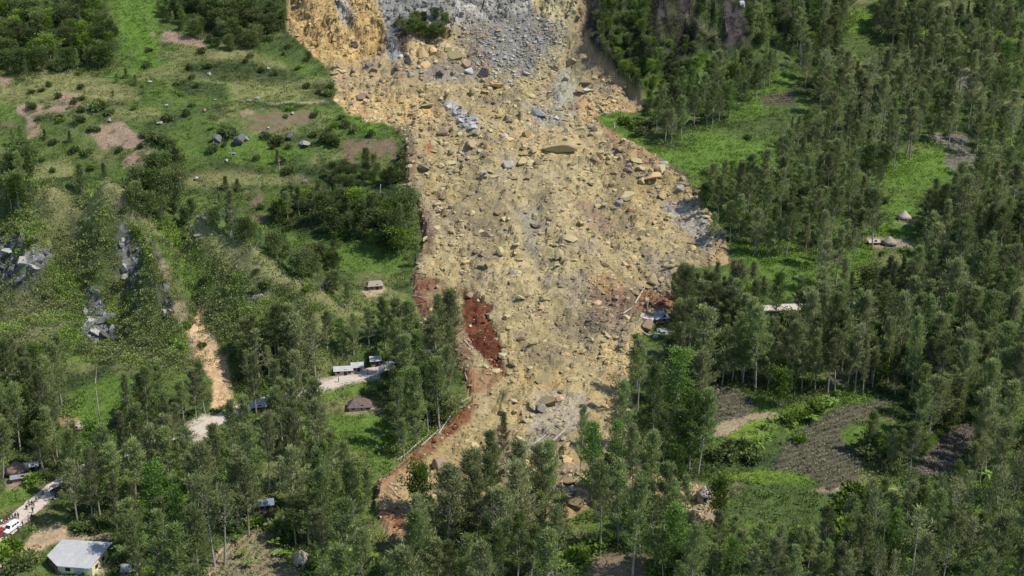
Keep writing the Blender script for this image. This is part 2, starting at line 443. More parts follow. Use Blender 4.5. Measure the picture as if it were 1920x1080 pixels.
# spur on the left: rough, with rock ribs
SPUR = [(-90, 372), (100, 368), (205, 366), (270, 400), (370, 430), (480, 490), (560, 540), (615, 570), (560, 640), (440, 690), (300, 690), (-90, 640)]
CRAGS = [[(-10, 450), (40, 452), (92, 480), (80, 520), (50, 545), (-10, 530)], [(220, 465), (240, 475), (268, 500), (265, 535), (240, 525), (226, 490)], [(160, 535), (182, 530), (190, 560), (204, 600), (222, 635), (180, 650), (160, 620)], [(298, 555), (320, 565), (315, 610), (294, 595)],
         [(224, 436), (238, 440), (238, 470), (224, 462)], [(478, 540), (512, 536), (508, 568), (478, 570)], [(360, 428), (388, 438), (382, 456), (360, 448)]]
CRAG = np.zeros(GX.shape)
for p in CRAGS: CRAG = np.maximum(CRAG, poly_w(PU + fbm(GX, GY, 5, 3, 24) * 16, PV + fbm(GX, GY, 5, 3, 25) * 16, p, 6) * (GY < 436) * (GY > 300))
g1, h1 = cells(GX + Z * .4, Z * 1.1, 3.2, 66); g2, h2 = cells(GX - Z * .3, Z * 1.3, 1.7, 67)
SPW = poly_w(WU, WV, SPUR, 10) * (GY < 436)
Z += SPW * (1 - wr) * (fbm(GX, GY, 13, 4, 65) * 2.2 + fbm(GX, GY, 3.2, 2, 68) * .8)
Z += CRAG * ((g1 - .4) * 2.0 + (g2 - .5) * 1.0)
# ribs and gullies that give the spur its shape
for pl, amp, wid in (([(205, 368), (250, 415), (300, 485), (322, 555), (338, 615)], 4.5, 10.0), ([(480, 488), (475, 560), (455, 640)], 3.5, 10.0), ([(110, 371), (70, 440), (45, 520)], 4.0, 11.0), ([(195, 395), (192, 480), (186, 575)], 4.5, 8.0),
                     ([(-120, 378), (0, 374), (100, 370), (205, 367), (270, 400), (370, 430), (480, 489), (560, 539), (620, 574)], 2.6, 6.0), ([(372, 434), (385, 500), (392, 560)], 3.5, 8.0)):
    pw = cast([q[0] for q in pl], [q[1] + 3 for q in pl]); pw = chaikin(pw[~np.isnan(pw[:, 0])], 2); dm = np.full(GX.shape, 1e9)
    for a_, b_ in zip(pw[:-1], pw[1:]):
        e_ = b_ - a_; m_ = (GX > min(a_[0], b_[0]) - wid * 2) & (GX < max(a_[0], b_[0]) + wid * 2) & (GY > min(a_[1], b_[1]) - wid * 2) & (GY < max(a_[1], b_[1]) + wid * 2)
        t_ = np.clip(((GX[m_] - a_[0]) * e_[0] + (GY[m_] - a_[1]) * e_[1]) / (e_[0] ** 2 + e_[1] ** 2 + 1e-9), 0, 1)
        dm[m_] = np.minimum(dm[m_], np.hypot(GX[m_] - a_[0] - t_ * e_[0], GY[m_] - a_[1] - t_ * e_[1]))
    r_ = np.clip(1 - dm / wid, 0, 1)
    if amp == 2.6: CREST = smooth(4.5, 1.0, dm + fbm(GX, GY, 7, 3, 69) * 3.0) * (GY > 340)
    Z += amp * (r_ ** 1.4) * (1 - wr) * smooth(338, 352, GY)
grass_rough = (1 - SL) * (1 - CV) * (1 - wr) * (1 - far)
Z += grass_rough * fbm(GX, GY, 6, 3, 71) * 0.35
PU, PV, PD = world_to_pix(GX, GY, Z)
WU = np.where(inner, PU + fbm(GX, GY, 9, 3, 21) * 9, 1e6); WV = PV + fbm(GX, GY, 9, 3, 22) * 6

# ground colours (albedo; the overgrown cliff and ledge gap also carry painted shade)
n_big = fbm(GX, GY, 46, 4, 81); n_mid = fbm(GX, GY, 14, 4, 82); n_sml = fbm(GX, GY, 4, 3, 83); n_st = fbm(GX, GY, 24, 3, 84)
A = np.empty(GX.shape + (3,))
G_BRIGHT, G_MID, G_DARK, STRAW = np.array([.09, .135, .03]), np.array([.06, .088, .026]), np.array([.034, .055, .018]), np.array([.155, .155, .062])
t = smooth(-0.45, 0.45, n_big * 0.6 + n_mid * 0.6)[..., None]
A[:] = G_MID * (1 - t) + G_BRIGHT * t
t = (smooth(0.05, 0.5, n_st + 0.3 * n_sml) * 0.75)[..., None]; A = A * (1 - t) + STRAW * t
t = (smooth(0.1, 0.5, -n_mid + 0.4 * n_sml) * 0.8)[..., None]; A = A * (1 - t) + G_DARK * t
FIELD_ID = np.zeros(GX.shape, np.int16)
def paint(poly, col, soft=4, amt=1.0, mot=0.0, within=None, ylim=None):
    global A
    w = poly_w(WU, WV, poly, soft) * amt
    if mot: w = w * smooth(-mot, mot * 0.6, n_sml + 0.5 * n_mid + 0.15)
    if within is not None: w = w * within
    if ylim is not None: w = w * ((GY > ylim[0]) & (GY < ylim[1]))
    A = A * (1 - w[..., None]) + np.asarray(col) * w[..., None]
    return w
PINK, FALLOW, DARKSOIL = (.25, .175, .125), (.12, .098, .065), (.075, .062, .05)
OLIVE, BRIGHT, LIME = (.075, .09, .03), (.092, .155, .026), (.13, .19, .03)
BEHIND = (437, 900)
for p in ([(0, 105), (200, 150), (260, 185), (160, 190), (0, 190)], [(160, 155), (262, 165), (258, 188), (165, 186)], [(385, 95), (430, 80), (545, 125), (540, 135), (390, 112)],
          [(210, 200), (300, 205), (300, 220), (200, 225)], [(340, 325), (420, 322), (560, 330), (620, 345), (420, 350), (340, 352)], [(50, 310), (130, 300), (140, 350), (60, 360)],
          [(500, 20), (540, 0), (540, 60), (520, 80)], [(430, 130), (620, 150), (620, 185), (430, 190)]):
    paint(p, (.19, .185, .075), 8, .75, ylim=BEHIND)
for p in ([(215, 0), (300, 0), (300, 90), (230, 100)], [(250, 100), (290, 60), (300, 120), (240, 150)], [(250, 340), (300, 390), (240, 370)], [(350, 280), (480, 255), (600, 290), (480, 310)],
          [(430, 400), (640, 440), (640, 480), (500, 440)], [(640, 310), (760, 340), (700, 350)], [(640, 195), (720, 240), (700, 258), (630, 230)]):
    paint(p, (.088, .155, .024), 8, .8, ylim=BEHIND)
for p in ([(283, 60), (332, 62), (387, 75), (386, 95), (352, 86), (300, 82)], [(28, 195), (62, 194), (155, 190), (160, 204), (100, 212), (40, 216)], [(108, 175), (150, 180), (152, 192), (110, 188)],
          [(165, 240), (230, 228), (272, 258), (276, 275), (200, 286), (178, 268)], [(228, 302), (265, 281), (322, 284), (322, 296), (262, 311), (233, 318)], [(448, 212), (462, 204), (480, 213), (455, 219)],
          [(45, 215), (75, 218), (78, 250), (50, 262)], [(0, 140), (20, 142), (20, 156), (0, 156)]):
    paint(p, PINK, 3, .92, .5, ylim=BEHIND)
for p in ([(478, 214), (583, 206), (588, 226), (520, 246), (455, 241)], [(640, 264), (742, 258), (748, 300), (650, 316)], [(455, 361), (490, 356), (495, 384), (465, 390)], [(465, 401), (500, 405), (506, 425), (470, 420)],
          [(490, 440), (522, 445), (522, 465), (495, 465)], [(0, 225), (40, 230), (36, 240), (0, 238)]):
    paint(p, (.15, .105, .07), 3, .85, .6, ylim=BEHIND)
paint([(505, 191), (600, 190), (620, 194), (505, 195)], (.3, .24, .15), 2, .8, ylim=BEHIND)
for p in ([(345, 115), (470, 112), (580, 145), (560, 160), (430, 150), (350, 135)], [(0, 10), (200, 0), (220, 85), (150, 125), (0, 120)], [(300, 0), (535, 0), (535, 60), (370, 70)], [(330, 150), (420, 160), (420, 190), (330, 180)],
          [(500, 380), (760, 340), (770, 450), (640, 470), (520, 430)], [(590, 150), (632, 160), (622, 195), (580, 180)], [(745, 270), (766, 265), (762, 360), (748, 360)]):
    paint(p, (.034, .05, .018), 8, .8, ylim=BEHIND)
# the spur
FRONT = (200, 436)
paint(SPUR, (.08, .11, .032), 12, .6, ylim=FRONT)
n_sp = fbm(GX, GY, 9, 3, 95); n_sp2 = fbm(GX, GY, 18, 3, 96)
for nn, cc in ((n_sp, (.11, .165, .03)), (-n_sp, (.055, .06, .026)), (n_sp2, (.15, .15, .065)), (-n_sp2, (.09, .08, .048))):
    w_ = (SPW * smooth(.05, .4, nn) * .7)[..., None]; A = A * (1 - w_) + np.array(cc) * w_
paint([(0, 540), (110, 550), (125, 620), (70, 650), (0, 650)], (.16, .155, .075), 14, .8, ylim=FRONT)
paint([(260, 395), (330, 420), (380, 470), (400, 540), (350, 560), (320, 500)], (.085, .15, .022), 12, .7, ylim=FRONT)
paint([(380, 425), (480, 485), (570, 545), (610, 575), (560, 560), (470, 505), (370, 440)], (.17, .17, .07), 8, .75, ylim=FRONT)
for p in ([(198, 368), (220, 368), (228, 388), (215, 384)], [(212, 384), (230, 388), (250, 412), (262, 430), (248, 424), (228, 402)], [(272, 440), (284, 446), (302, 480), (316, 522), (300, 514), (288, 484)], [(322, 560), (345, 566), (350, 600), (330, 610), (318, 590)],
          [(425, 495), (450, 490), (455, 505), (430, 507)], [(352, 425), (380, 440), (375, 446), (350, 436)]):
    paint(p, (.24, .185, .12), 3, .85, ylim=FRONT)
for p in CRAGS:
    paint(p, (.085, .08, .075), 9, .85, .5, ylim=FRONT)
w_ = (CRAG * smooth(.35, .75, g2))[..., None]; A = A * (1 - w_) + (np.array([.15, .145, .14]) + .16 * (g1[..., None] - .3)) * w_
w_ = (CREST * .85)[..., None]; A = A * (1 - w_) + np.array([.19, .185, .08]) * w_
scar_tan = paint([(368, 582), (382, 584), (386, 618), (405, 640), (425, 662), (445, 755), (398, 765), (398, 715), (365, 670), (338, 625), (355, 612)], (.42, .29, .165), 3, 1, ylim=FRONT)
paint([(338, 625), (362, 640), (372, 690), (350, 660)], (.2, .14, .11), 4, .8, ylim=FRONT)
paint([(352, 792), (380, 775), (410, 778), (408, 812), (360, 838)], (.42, .37, .30), 4, .9)
# lower left
paint([(588, 716), (640, 700), (712, 686), (714, 712), (650, 722), (600, 744)], (.40, .335, .26), 4, .9)
for p in ([(120, 742), (200, 705), (252, 712), (250, 770), (200, 792), (130, 792)], [(610, 778), (690, 768), (800, 792), (780, 825), (660, 855), (615, 835)], [(590, 740), (735, 706), (730, 726), (610, 752)], [(20, 905), (75, 900), (60, 940), (0, 960), (0, 930)],
          [(190, 1000), (260, 990), (260, 1030), (215, 1050)], [(470, 770), (510, 765), (505, 800), (470, 800)], [(640, 1040), (700, 1030), (700, 1080), (640, 1080)], [(1000, 1050), (1100, 1010), (1110, 1080), (1000, 1080)], [(600, 470), (700, 450), (760, 480), (740, 520), (640, 500)]):
    paint(p, BRIGHT, 6, .85)
paint([(60, 1003), (110, 980), (128, 990), (132, 1012), (100, 1020), (70, 1050), (0, 1078), (-60, 1090), (-60, 1075), (30, 1040)], (.40, .29, .185), 4, .9)
paint([(130, 1008), (200, 1002), (215, 1012), (135, 1018)], (.34, .25, .18), 3, .9)
paint([(180, 1062), (215, 1045), (222, 1055), (200, 1080), (180, 1080)], (.42, .37, .22), 3, .9)
paint([(5, 900), (55, 898), (58, 912), (10, 922)], (.3, .22, .16), 3, .8)
paint([(680, 545), (720, 540), (722, 552), (680, 560)], (.42, .34, .2), 3, .9)
paint([(640, 760), (705, 757), (712, 772), (645, 778)], (.3, .24, .15), 4, .8)
paint([(45, 785), (150, 780), (160, 800), (140, 805)], (.34, .24, .15), 4, .5)
paint([(410, 1030), (480, 994), (520, 1000), (522, 1045), (575, 1085), (388, 1085)], (.22, .185, .105), 3, .95)
paint([(388, 1085), (405, 1040), (440, 1012), (446, 1018), (412, 1060), (400, 1085)], (.38, .28, .19), 2, .8)
paint([(1030, 1045), (1052, 1045), (1048, 1085), (1028, 1085)], (.38, .31, .23), 3, .9)
paint([(1110, 1040), (1160, 1030), (1215, 1045), (1210, 1085), (1105, 1085)], (.2, .145, .10), 6, .8)
# right hand slope
for p in ([(1160, 262), (1300, 245), (1425, 268), (1515, 290), (1515, 322), (1400, 312), (1310, 330), (1220, 285)], [(1120, 215), (1165, 208), (1210, 235), (1200, 262), (1160, 262), (1135, 235)], [(1440, 128), (1485, 140), (1485, 162), (1440, 215), (1350, 225), (1400, 170)],
          [(1662, 290), (1785, 272), (1805, 335), (1720, 358), (1665, 352)], [(1640, 360), (1700, 368), (1725, 424), (1700, 448), (1620, 440)], [(1760, 100), (1830, 100), (1842, 126), (1770, 127)], [(1580, 20), (1650, 14), (1650, 45), (1585, 62)],
          [(1370, 440), (1480, 440), (1530, 500), (1440, 520), (1380, 485)], [(1345, 822), (1380, 797), (1448, 782), (1454, 812), (1420, 850), (1352, 852)], [(1408, 745), (1448, 742), (1453, 772), (1412, 772)],
          [(1328, 892), (1380, 880), (1450, 876), (1545, 882), (1542, 904), (1500, 914), (1400, 906)], [(1540, 925), (1592, 930), (1590, 965), (1545, 985)], [(1580, 800), (1660, 795), (1700, 830), (1620, 850), (1585, 838)],
          [(1460, 760), (1560, 745), (1600, 715), (1660, 730), (1600, 760), (1480, 815)], [(1560, 470), (1640, 460), (1640, 520), (1580, 540)], [(1830, 220), (1920, 230), (1920, 300), (1850, 290)], [(1460, 520), (1600, 500), (1600, 560), (1480, 560)]):
    paint(p, BRIGHT, 7, .9)
paint([(1350, 822), (1380, 797), (1448, 782), (1454, 805), (1400, 830)], LIME, 5, .9); paint([(1330, 892), (1450, 877), (1542, 884), (1530, 900), (1400, 904)], LIME, 4, .85)
paint([(1395, 905), (1500, 914), (1562, 925), (1562, 1000), (1480, 992), (1395, 965)], (.07, .105, .03), 6, .9)
paint([(1300, 905), (1395, 905), (1395, 930), (1360, 935), (1300, 925)], (.2, .16, .1), 5, .5)
paint([(1520, 920), (1560, 908), (1607, 900), (1605, 912), (1550, 926)], (.28, .21, .15), 3, .9)
paint([(1342, 795), (1372, 783), (1450, 771), (1457, 784), (1400, 792), (1358, 822), (1338, 822)], (.3, .235, .155), 3, .9)
paint([(1770, 125), (1832, 127), (1826, 141), (1772, 139)], (.28, .235, .15), 3, .9, ylim=BEHIND)
for p in ([(1788, 138), (1842, 140), (1842, 172), (1800, 166)], [(1740, 248), (1822, 250), (1812, 276), (1742, 272)], [(1760, 275), (1850, 280), (1850, 320), (1780, 315)]):
    paint(p, (.14, .125, .10), 4, .9)
paint([(1425, 182), (1482, 168), (1488, 195), (1432, 201)], (.09, .068, .052), 3, .95)
paint([(1625, 440), (1650, 445), (1740, 455), (1745, 463), (1640, 463), (1622, 455)], (.3, .23, .17), 3, .85); paint([(1672, 412), (1722, 412), (1720, 418), (1675, 417)], (.3, .28, .17), 3, .8)
paint([(1540, 700), (1640, 690), (1650, 730), (1560, 745)], (.13, .1, .075), 8, .7)
PLOTS = [[(1338, 730), (1362, 727), (1412, 745), (1410, 770), (1386, 786), (1342, 792)],
         [(1438, 882), (1455, 868), (1480, 825), (1540, 785), (1600, 757), (1660, 747), (1668, 760), (1600, 790), (1577, 815), (1585, 836), (1612, 850), (1618, 872), (1605, 900), (1560, 920), (1520, 892), (1470, 882)],
         [(1708, 882), (1778, 810), (1820, 788), (1832, 820), (1790, 880), (1740, 897)],
         [(410, 1030), (480, 994), (520, 1000), (522, 1045), (575, 1085), (388, 1085)],
         [(478, 214), (583, 206), (588, 226), (520, 246), (455, 241)],
         [(1425, 182), (1482, 168), (1488, 195), (1432, 201)]]
PLOT_COL = [(.095, .08, .062), (.095, .083, .058), (.105, .085, .07), None, None, None]
for k, (p, c) in enumerate(zip(PLOTS, PLOT_COL)):
    w = poly_w(WU, WV, p, 3)
    if c is not None: A = A * (1 - .95 * w[..., None]) + np.array(c) * .95 * w[..., None]
    m = (w > 0.5) & ((GY > 436) if k == 4 else True)
    FIELD_ID[m] = k + 1
    if k < 4:                                            # planting mounds, too small for the hillside grid to be more than bumps
        Z += w * (np.abs(np.sin(GX * 2.1 + GY * 0.4)) * np.abs(np.sin(GY * 1.5)) * 0.65)
for p in ([(1690, 900), (1790, 900), (1800, 960), (1700, 960)], [(1780, 1010), (1900, 1000), (1920, 1085), (1780, 1085)], [(1640, 1020), (1720, 1020), (1720, 1085), (1640, 1085)], [(1800, 880), (1920, 870), (1920, 940), (1820, 940)], [(1380, 1000), (1480, 1010), (1480, 1085), (1380, 1085)], [(700, 830), (760, 800), (740, 860), (690, 890)]):
    paint(p, (.085, .165, .024), 12, .8, .5)
# vegetated cliff: dark plants and rock, darkened further as painted shade on the face
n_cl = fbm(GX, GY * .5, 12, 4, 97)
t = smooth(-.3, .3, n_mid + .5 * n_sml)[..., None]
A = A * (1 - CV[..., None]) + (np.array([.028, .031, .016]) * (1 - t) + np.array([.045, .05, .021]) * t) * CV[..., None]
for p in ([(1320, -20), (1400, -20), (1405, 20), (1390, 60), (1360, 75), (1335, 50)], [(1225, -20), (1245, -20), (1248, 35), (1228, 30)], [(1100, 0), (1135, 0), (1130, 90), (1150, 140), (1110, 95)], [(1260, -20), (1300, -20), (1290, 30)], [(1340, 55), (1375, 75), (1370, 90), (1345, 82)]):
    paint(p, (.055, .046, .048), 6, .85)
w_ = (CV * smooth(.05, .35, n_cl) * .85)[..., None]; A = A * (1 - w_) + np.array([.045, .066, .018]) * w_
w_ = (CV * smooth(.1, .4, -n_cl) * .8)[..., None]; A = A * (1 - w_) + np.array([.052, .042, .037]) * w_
paint([(1165, 110), (1215, 105), (1245, 160), (1200, 170)], (.065, .095, .022), 10, .7)
paint([(1412, 0), (1445, 20), (1455, 80), (1430, 80), (1400, 70), (1420, 40)], (.075, .10, .026), 6, .8)
paint([(1255, 20), (1300, 30), (1372, 84), (1360, 86)], (.13, .125, .07), 4, .5)
# ---------- the slide
T1, T2, T3 = np.array([.325, .258, .124]), np.array([.24, .193, .107]), np.array([.34, .243, .098])
n_fl = fbm(GX, GY * .28, 9, 4, 92)
t = smooth(-.5, .5, n_mid * .7 + n_sml * .5)[..., None]; s = T2 * (1 - t) + T1 * t
t = smooth(0.0, .6, n_big + .3 * n_sml)[..., None] * .6; s = s * (1 - t) + T3 * t
t = smooth(.1, .55, fbm(GX, GY, 11, 3, 91))[..., None] * .55; s = s * (1 - t) + np.array([.24, .20, .145]) * t
t = (smooth(.05, .4, n_fl) * .6)[..., None]; s = s * (1 - t) + np.array([.155, .132, .078]) * t
t = (smooth(.05, .4, -n_fl) * .5)[..., None]; s = s * (1 - t) + np.array([.35, .285, .15]) * t
A = A * (1 - SL[..., None]) + s * SL[..., None]
def sp(poly, col, soft=7, amt=.9, mot=0.0): return paint(poly, tuple(c * .84 for c in col), soft, amt, mot, within=SL)
OCHRE = (.50, .335, .135)
sp([(537, -90), (640, -90), (690, 0), (722, 60), (705, 110), (650, 125), (600, 120), (560, 90), (540, 40)], OCHRE, 8)
sp([(560, 120), (700, 110), (700, 140), (640, 165), (600, 140)], (.42, .30, .15), 8)
sp([(628, -90), (652, -90), (655, 30), (648, 55), (632, 40)], (.40, .37, .31), 4)
sp([(655, -90), (668, -90), (664, 40), (655, 50)], (.2, .17, .13), 3, .8)
sp([(688, -90), (838, -90), (838, 45), (830, 65), (745, 100), (718, 65)], (.225, .225, .21), 5)
sp([(720, 60), (745, 50), (755, 110), (725, 120)], (.26, .26, .24), 6)
sp([(836, -90), (1012, -90), (990, 32), (905, 40), (842, 46)], (.34, .32, .28), 6)
sp([(850, 45), (960, 28), (1040, 28), (1068, 60), (1022, 100), (985, 142), (920, 132), (870, 92)], (.215, .205, .185), 20, .95, .9)
sp([(760, 40), (790, 30), (850, 60), (880, 90), (830, 150), (770, 130), (755, 90)], (.38, .28, .15), 10, .8)
sp([(748, 35), (768, 38), (772, 95), (758, 125), (745, 90)], (.07, .055, .045), 5, .9)  # near-black strip painted as the shade in the gap beside the ledge
sp([(830, 90), (900, 60), (920, 130), (870, 150)], (.2, .16, .12), 9, .8)
sp([(765, 80), (790, 75), (790, 118), (772, 120)], (.47, .35, .16), 6); sp([(835, 85), (875, 90), (868, 125), (845, 120)], (.50, .41, .22), 7)
sp([(780, 115), (850, 110), (920, 150), (870, 160), (780, 150)], (.22, .20, .165), 10, .8)
sp([(1000, 8), (1080, -10), (1072, 42), (1030, 36)], (.46, .39, .22), 5)
sp([(1076, -90), (1100, -90), (1106, 90), (1160, 150), (1225, 198), (1190, 200), (1130, 150), (1088, 80)], (.28, .205, .13), 7, .85)
sp([(625, 190), (720, 168), (800, 188), (832, 215), (770, 238), (700, 232)], (.50, .345, .15), 9)
sp([(632, 130), (720, 112), (800, 150), (760, 170), (640, 170)], (.36, .27, .145), 10, .8)
sp([(833, 193), (852, 194), (905, 232), (892, 248), (862, 242)], (.38, .38, .345), 6)
sp([(985, 190), (1030, 200), (1060, 230), (1010, 240)], (.31, .30, .24), 9, .8); sp([(1040, 120), (1090, 150), (1070, 230), (1040, 200)], (.33, .32, .25), 10, .7)
sp([(950, 235), (1080, 240), (1100, 290), (1000, 300)], (.46, .345, .17), 10, .7)
sp([(1085, 160), (1140, 180), (1200, 205), (1130, 235), (1090, 230)], (.42, .28, .13), 8, .8)
sp([(752, 262), (778, 262), (776, 340), (788, 390), (808, 400), (815, 470), (785, 490), (765, 440), (755, 330)], (.14, .09, .06), 6, .9, 1.0)
sp([(1120, 212), (1170, 262), (1230, 285), (1300, 325), (1290, 340), (1200, 300), (1135, 262)], (.3, .185, .10), 6, .85)
sp([(800, 270), (812, 268), (812, 290), (802, 290)], (.33, .14, .06), 4, .9)
sp([(1075, 378), (1125, 385), (1152, 445), (1118, 430)], (.27, .18, .12), 9, .8)
sp([(1235, 380), (1300, 376), (1352, 440), (1342, 485), (1280, 432)], (.33, .31, .27), 9, .8)
sp([(978, 400), (1012, 393), (1002, 500), (1042, 545), (990, 475)], (.275, .25, .18), 12, .8); sp([(1050, 530), (1090, 500), (1130, 540), (1090, 570), (1075, 600)], (.26, .215, .15), 10, .7)
sp([(900, 320), (1060, 315), (1040, 350), (920, 345)], (.33, .27, .17), 10, .6)
sp([(765, 495), (800, 518), (840, 522), (868, 600), (882, 650), (892, 692), (860, 722), (845, 690), (795, 620), (765, 560)], (.155, .08, .045), 7, .95, 1.2)
sp([(772, 520), (800, 530), (795, 580), (778, 570)], (.15, .058, .03), 6, .9, .9)
A_sc = SC * SL; A = A * (1 - A_sc[..., None]) + (np.array([.115, .04, .02]) * (.55 + .9 * smooth(-.4, .4, fbm(GX, GY, 5, 3, 63)))[..., None]) * A_sc[..., None]
sp([(905, 560), (925, 575), (918, 600), (900, 590)], (.19, .068, .03), 5, .8); sp([(868, 540), (882, 545), (895, 600), (880, 620)], (.16, .06, .028), 5, .8)
sp([(872, 745), (898, 752), (885, 790), (815, 842), (760, 888), (712, 935), (700, 905), (738, 862), (815, 800)], (.19, .075, .036), 5, .95, 1.4)
sp([(850, 770), (880, 755), (840, 800)], (.28, .10, .045), 4, .9)
sp([(704, 920), (745, 880), (780, 870), (740, 940), (755, 1000), (735, 1030), (706, 960)], (.37, .23, .12), 6, .85)
sp([(705, 960), (750, 950), (755, 1000), (725, 990)], (.26, .12, .06), 6, .8, .8)
sp([(845, 690), (945, 685), (932, 722), (868, 745)], (.24, .125, .065), 6, .85, .9)
sp([(1105, 545), (1165, 540), (1252, 545), (1268, 578), (1190, 592), (1115, 612)], (.17, .105, .068), 7, .92, 1.0)
sp([(1108, 520), (1165, 512), (1168, 545), (1110, 550)], (.34, .20, .085), 7, .85, .8); sp([(1195, 545), (1262, 550), (1262, 580), (1200, 582)], (.24, .115, .05), 5, .85, .8)
sp([(1085, 585), (1180, 590), (1180, 630), (1090, 625)], (.2, .155, .115), 8, .7)
sp([(1128, 630), (1186, 640), (1186, 690), (1150, 702), (1118, 662)], (.50, .38, .17), 6, .9)
sp([(1130, 690), (1190, 700), (1190, 800), (1140, 780)], (.42, .31, .14), 8, .8)
sp([(1330, 440), (1375, 470), (1370, 500), (1330, 500)], (.40, .27, .13), 7, .8)
sp([(1000, 740), (1100, 740), (1100, 800), (980, 850)], (.38, .33, .25), 10, .8)
sp([(1000, 800), (1090, 790), (1060, 830), (960, 880), (940, 870)], (.24, .22, .15), 6, .6)
sp([(1040, 850), (1100, 880), (1100, 960), (1050, 940)], (.36, .26, .15), 7, .6)
A *= (1 + .10 * n_sml)[..., None]
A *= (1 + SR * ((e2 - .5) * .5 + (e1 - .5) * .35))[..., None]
A = np.clip(A, .01, .7)

# ------------------------------------------------------------------ cut the sheet into the kinds of ground it shows
M_HILL = ground_material("grassy_hillside", bump=.5, contrast=(.5, 1.5), fine=1.3, bscale=1.6)
M_SLIDE = ground_material("slide_debris", bump=.55, contrast=(.55, 1.4), fine=1.1, bscale=1.0, rough=.9)
M_CLIFF = ground_material("cliff_rock", bump=.8, contrast=(.45, 1.5), fine=.7, bscale=.8)
M_SOIL = ground_material("garden_soil", bump=.3, contrast=(.5, 1.4), fine=2.2, bscale=2.5)
ny, nx = GX.shape
def face_avg(w): return (w[:-1, :-1] + w[1:, :-1] + w[:-1, 1:] + w[1:, 1:]) / 4
cls = np.zeros((ny - 1, nx - 1), np.int16)
cls[face_avg(CV) > .5] = 2
cls[face_avg(CRAG) > .45] = 4
cls[face_avg(SL) > .5] = 1
cls[face_avg(SR) > .5] = 3
fid = FIELD_ID[:-1, :-1]
cls[fid > 0] = 9 + fid[fid > 0]
V_ALL = np.stack([GX, GY, Z], -1).reshape(-1, 3); A_ALL = A.reshape(-1, 3)
idx = np.arange(ny * nx).reshape(ny, nx)
Q = np.stack([idx[:-1, :-1], idx[:-1, 1:], idx[1:, 1:], idx[1:, :-1]], -1)
def sheet(name, sel, mat, smooth_shade):
    f = Q[sel]
    used, inv = np.unique(f, return_inverse=True)
    me = make_mesh(name, V_ALL[used], inv.reshape(-1, 4), [mat], cols={"albedo": A_ALL[used]}, smooth_shade=smooth_shade)
    return tag(link(name, me), kind="structure")
sheet("hillside", cls == 0, M_HILL, True)
tag(sheet("landslide", cls == 1, M_SLIDE, False), "tan and ochre landslide debris spilling down the hillside", "landslide")
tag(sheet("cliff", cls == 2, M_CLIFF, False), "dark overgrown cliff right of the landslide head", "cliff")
tag(sheet("crag", cls == 4, M_CLIFF, False), "grey rock crags breaking through the scrub of the spur", "crag")
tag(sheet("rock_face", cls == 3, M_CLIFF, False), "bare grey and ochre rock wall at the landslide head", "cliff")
FIELD_LABEL = ["small dark garden plot beside the bright green plot", "big dark mounded field on the right slope", "dark plot with pale stripes among the right trees",
               "tan planted field at the bottom beside the round hut", "fallow brown plot on the upper left terraces", "dark soil patch in the woods right of the slide"]
for k in range(6):
    if (cls == 10 + k).any(): tag(sheet("field", cls == 10 + k, M_SOIL, True), FIELD_LABEL[k], "field")
# road surface
M_ROAD = plain_material("gravel_road", (.46, .395, .33), .95, 1.4, .22, bump=.05)
for w in ROADS:
    d = np.gradient(w[:, :2], axis=0); d /= np.linalg.norm(d, axis=1)[:, None] + 1e-9; nrm = np.stack([-d[:, 1], d[:, 0]], 1)
    vs = []; offs = np.linspace(-2.9, 2.9, 6)
    for i in range(len(w)):
        for o in offs:
            oo = o + (vnoise(np.array([i * .7 + (50 if o > 0 else 0)]), np.array([3.1]), 5)[0] - .5) * .7 * (abs(o) > 2)
            x, y = w[i, :2] + nrm[i] * oo
            vs.append((x, y, max(w[i, 2], float(ground_z(x, y)) if abs(o) < 3 else -1e9) + .05 - .012 * o * o * .3))
    n = len(offs); F = [(i * n + j, i * n + j + 1, (i + 1) * n + j + 1, (i + 1) * n + j) for i in range(len(w) - 1) for j in range(n - 1)]
    tag(link("road", make_mesh("road", np.array(vs), np.array(F), [M_ROAD], smooth_shade=True)), "pale unpaved road along the slope" , "road", kind="structure")
# ------------------------------------------------------------------ rocks
def ico(sub):
    import bmesh
    bm = bmesh.new(); bmesh.ops.create_icosphere(bm, subdivisions=sub, radius=1.0)
    v = np.array([x.co[:] for x in bm.verts]); f = np.array([[q.index for q in p.verts] for p in bm.faces]); bm.free()
    return v, f
ICO = {s: ico(s) for s in (1, 2, 3)}
def rock_shape(sub, seed, stretch=(1, 1, 1), planes=9):
    r = np.random.default_rng(seed); v, f = ICO[sub]; v = v.copy() * 1.25
    for _ in range(planes):
        n = r.normal(size=3); n /= np.linalg.norm(n); d = r.uniform(.5, .9)
        s = v @ n - d
        v -= np.where(s > 0, s, 0)[:, None] * n
    if sub == 3:
        v *= (1 + .05 * (fbm(v[:, 0] * 2 + v[:, 2], v[:, 1] * 2 - v[:, 2], 1.0, 3, seed) ))[:, None]
    return v * np.array(stretch) / 1.0, f
ROCK_MATS = {"tan": rock_material("tan_rock", (.40, .325, .172), (.30, .243, .134)), "ochre": rock_material("ochre_rock", (.43, .30, .14), (.35, .25, .13)),
             "grey": rock_material("grey_rock", (.335, .315, .27), (.26, .245, .215)), "blue grey": rock_material("blue_grey_rock", (.37, .375, .345), (.26, .265, .25)),
             "dark grey": rock_material("dark_rock", (.10, .10, .10), (.15, .145, .135)), "brown": rock_material("brown_rock", (.25, .18, .12), (.19, .14, .10)),
             "red": rock_material("red_clod", (.125, .05, .026), (.085, .036, .02)),
             "white": rock_material("pale_rock", (.36, .35, .32), (.24, .235, .22))}
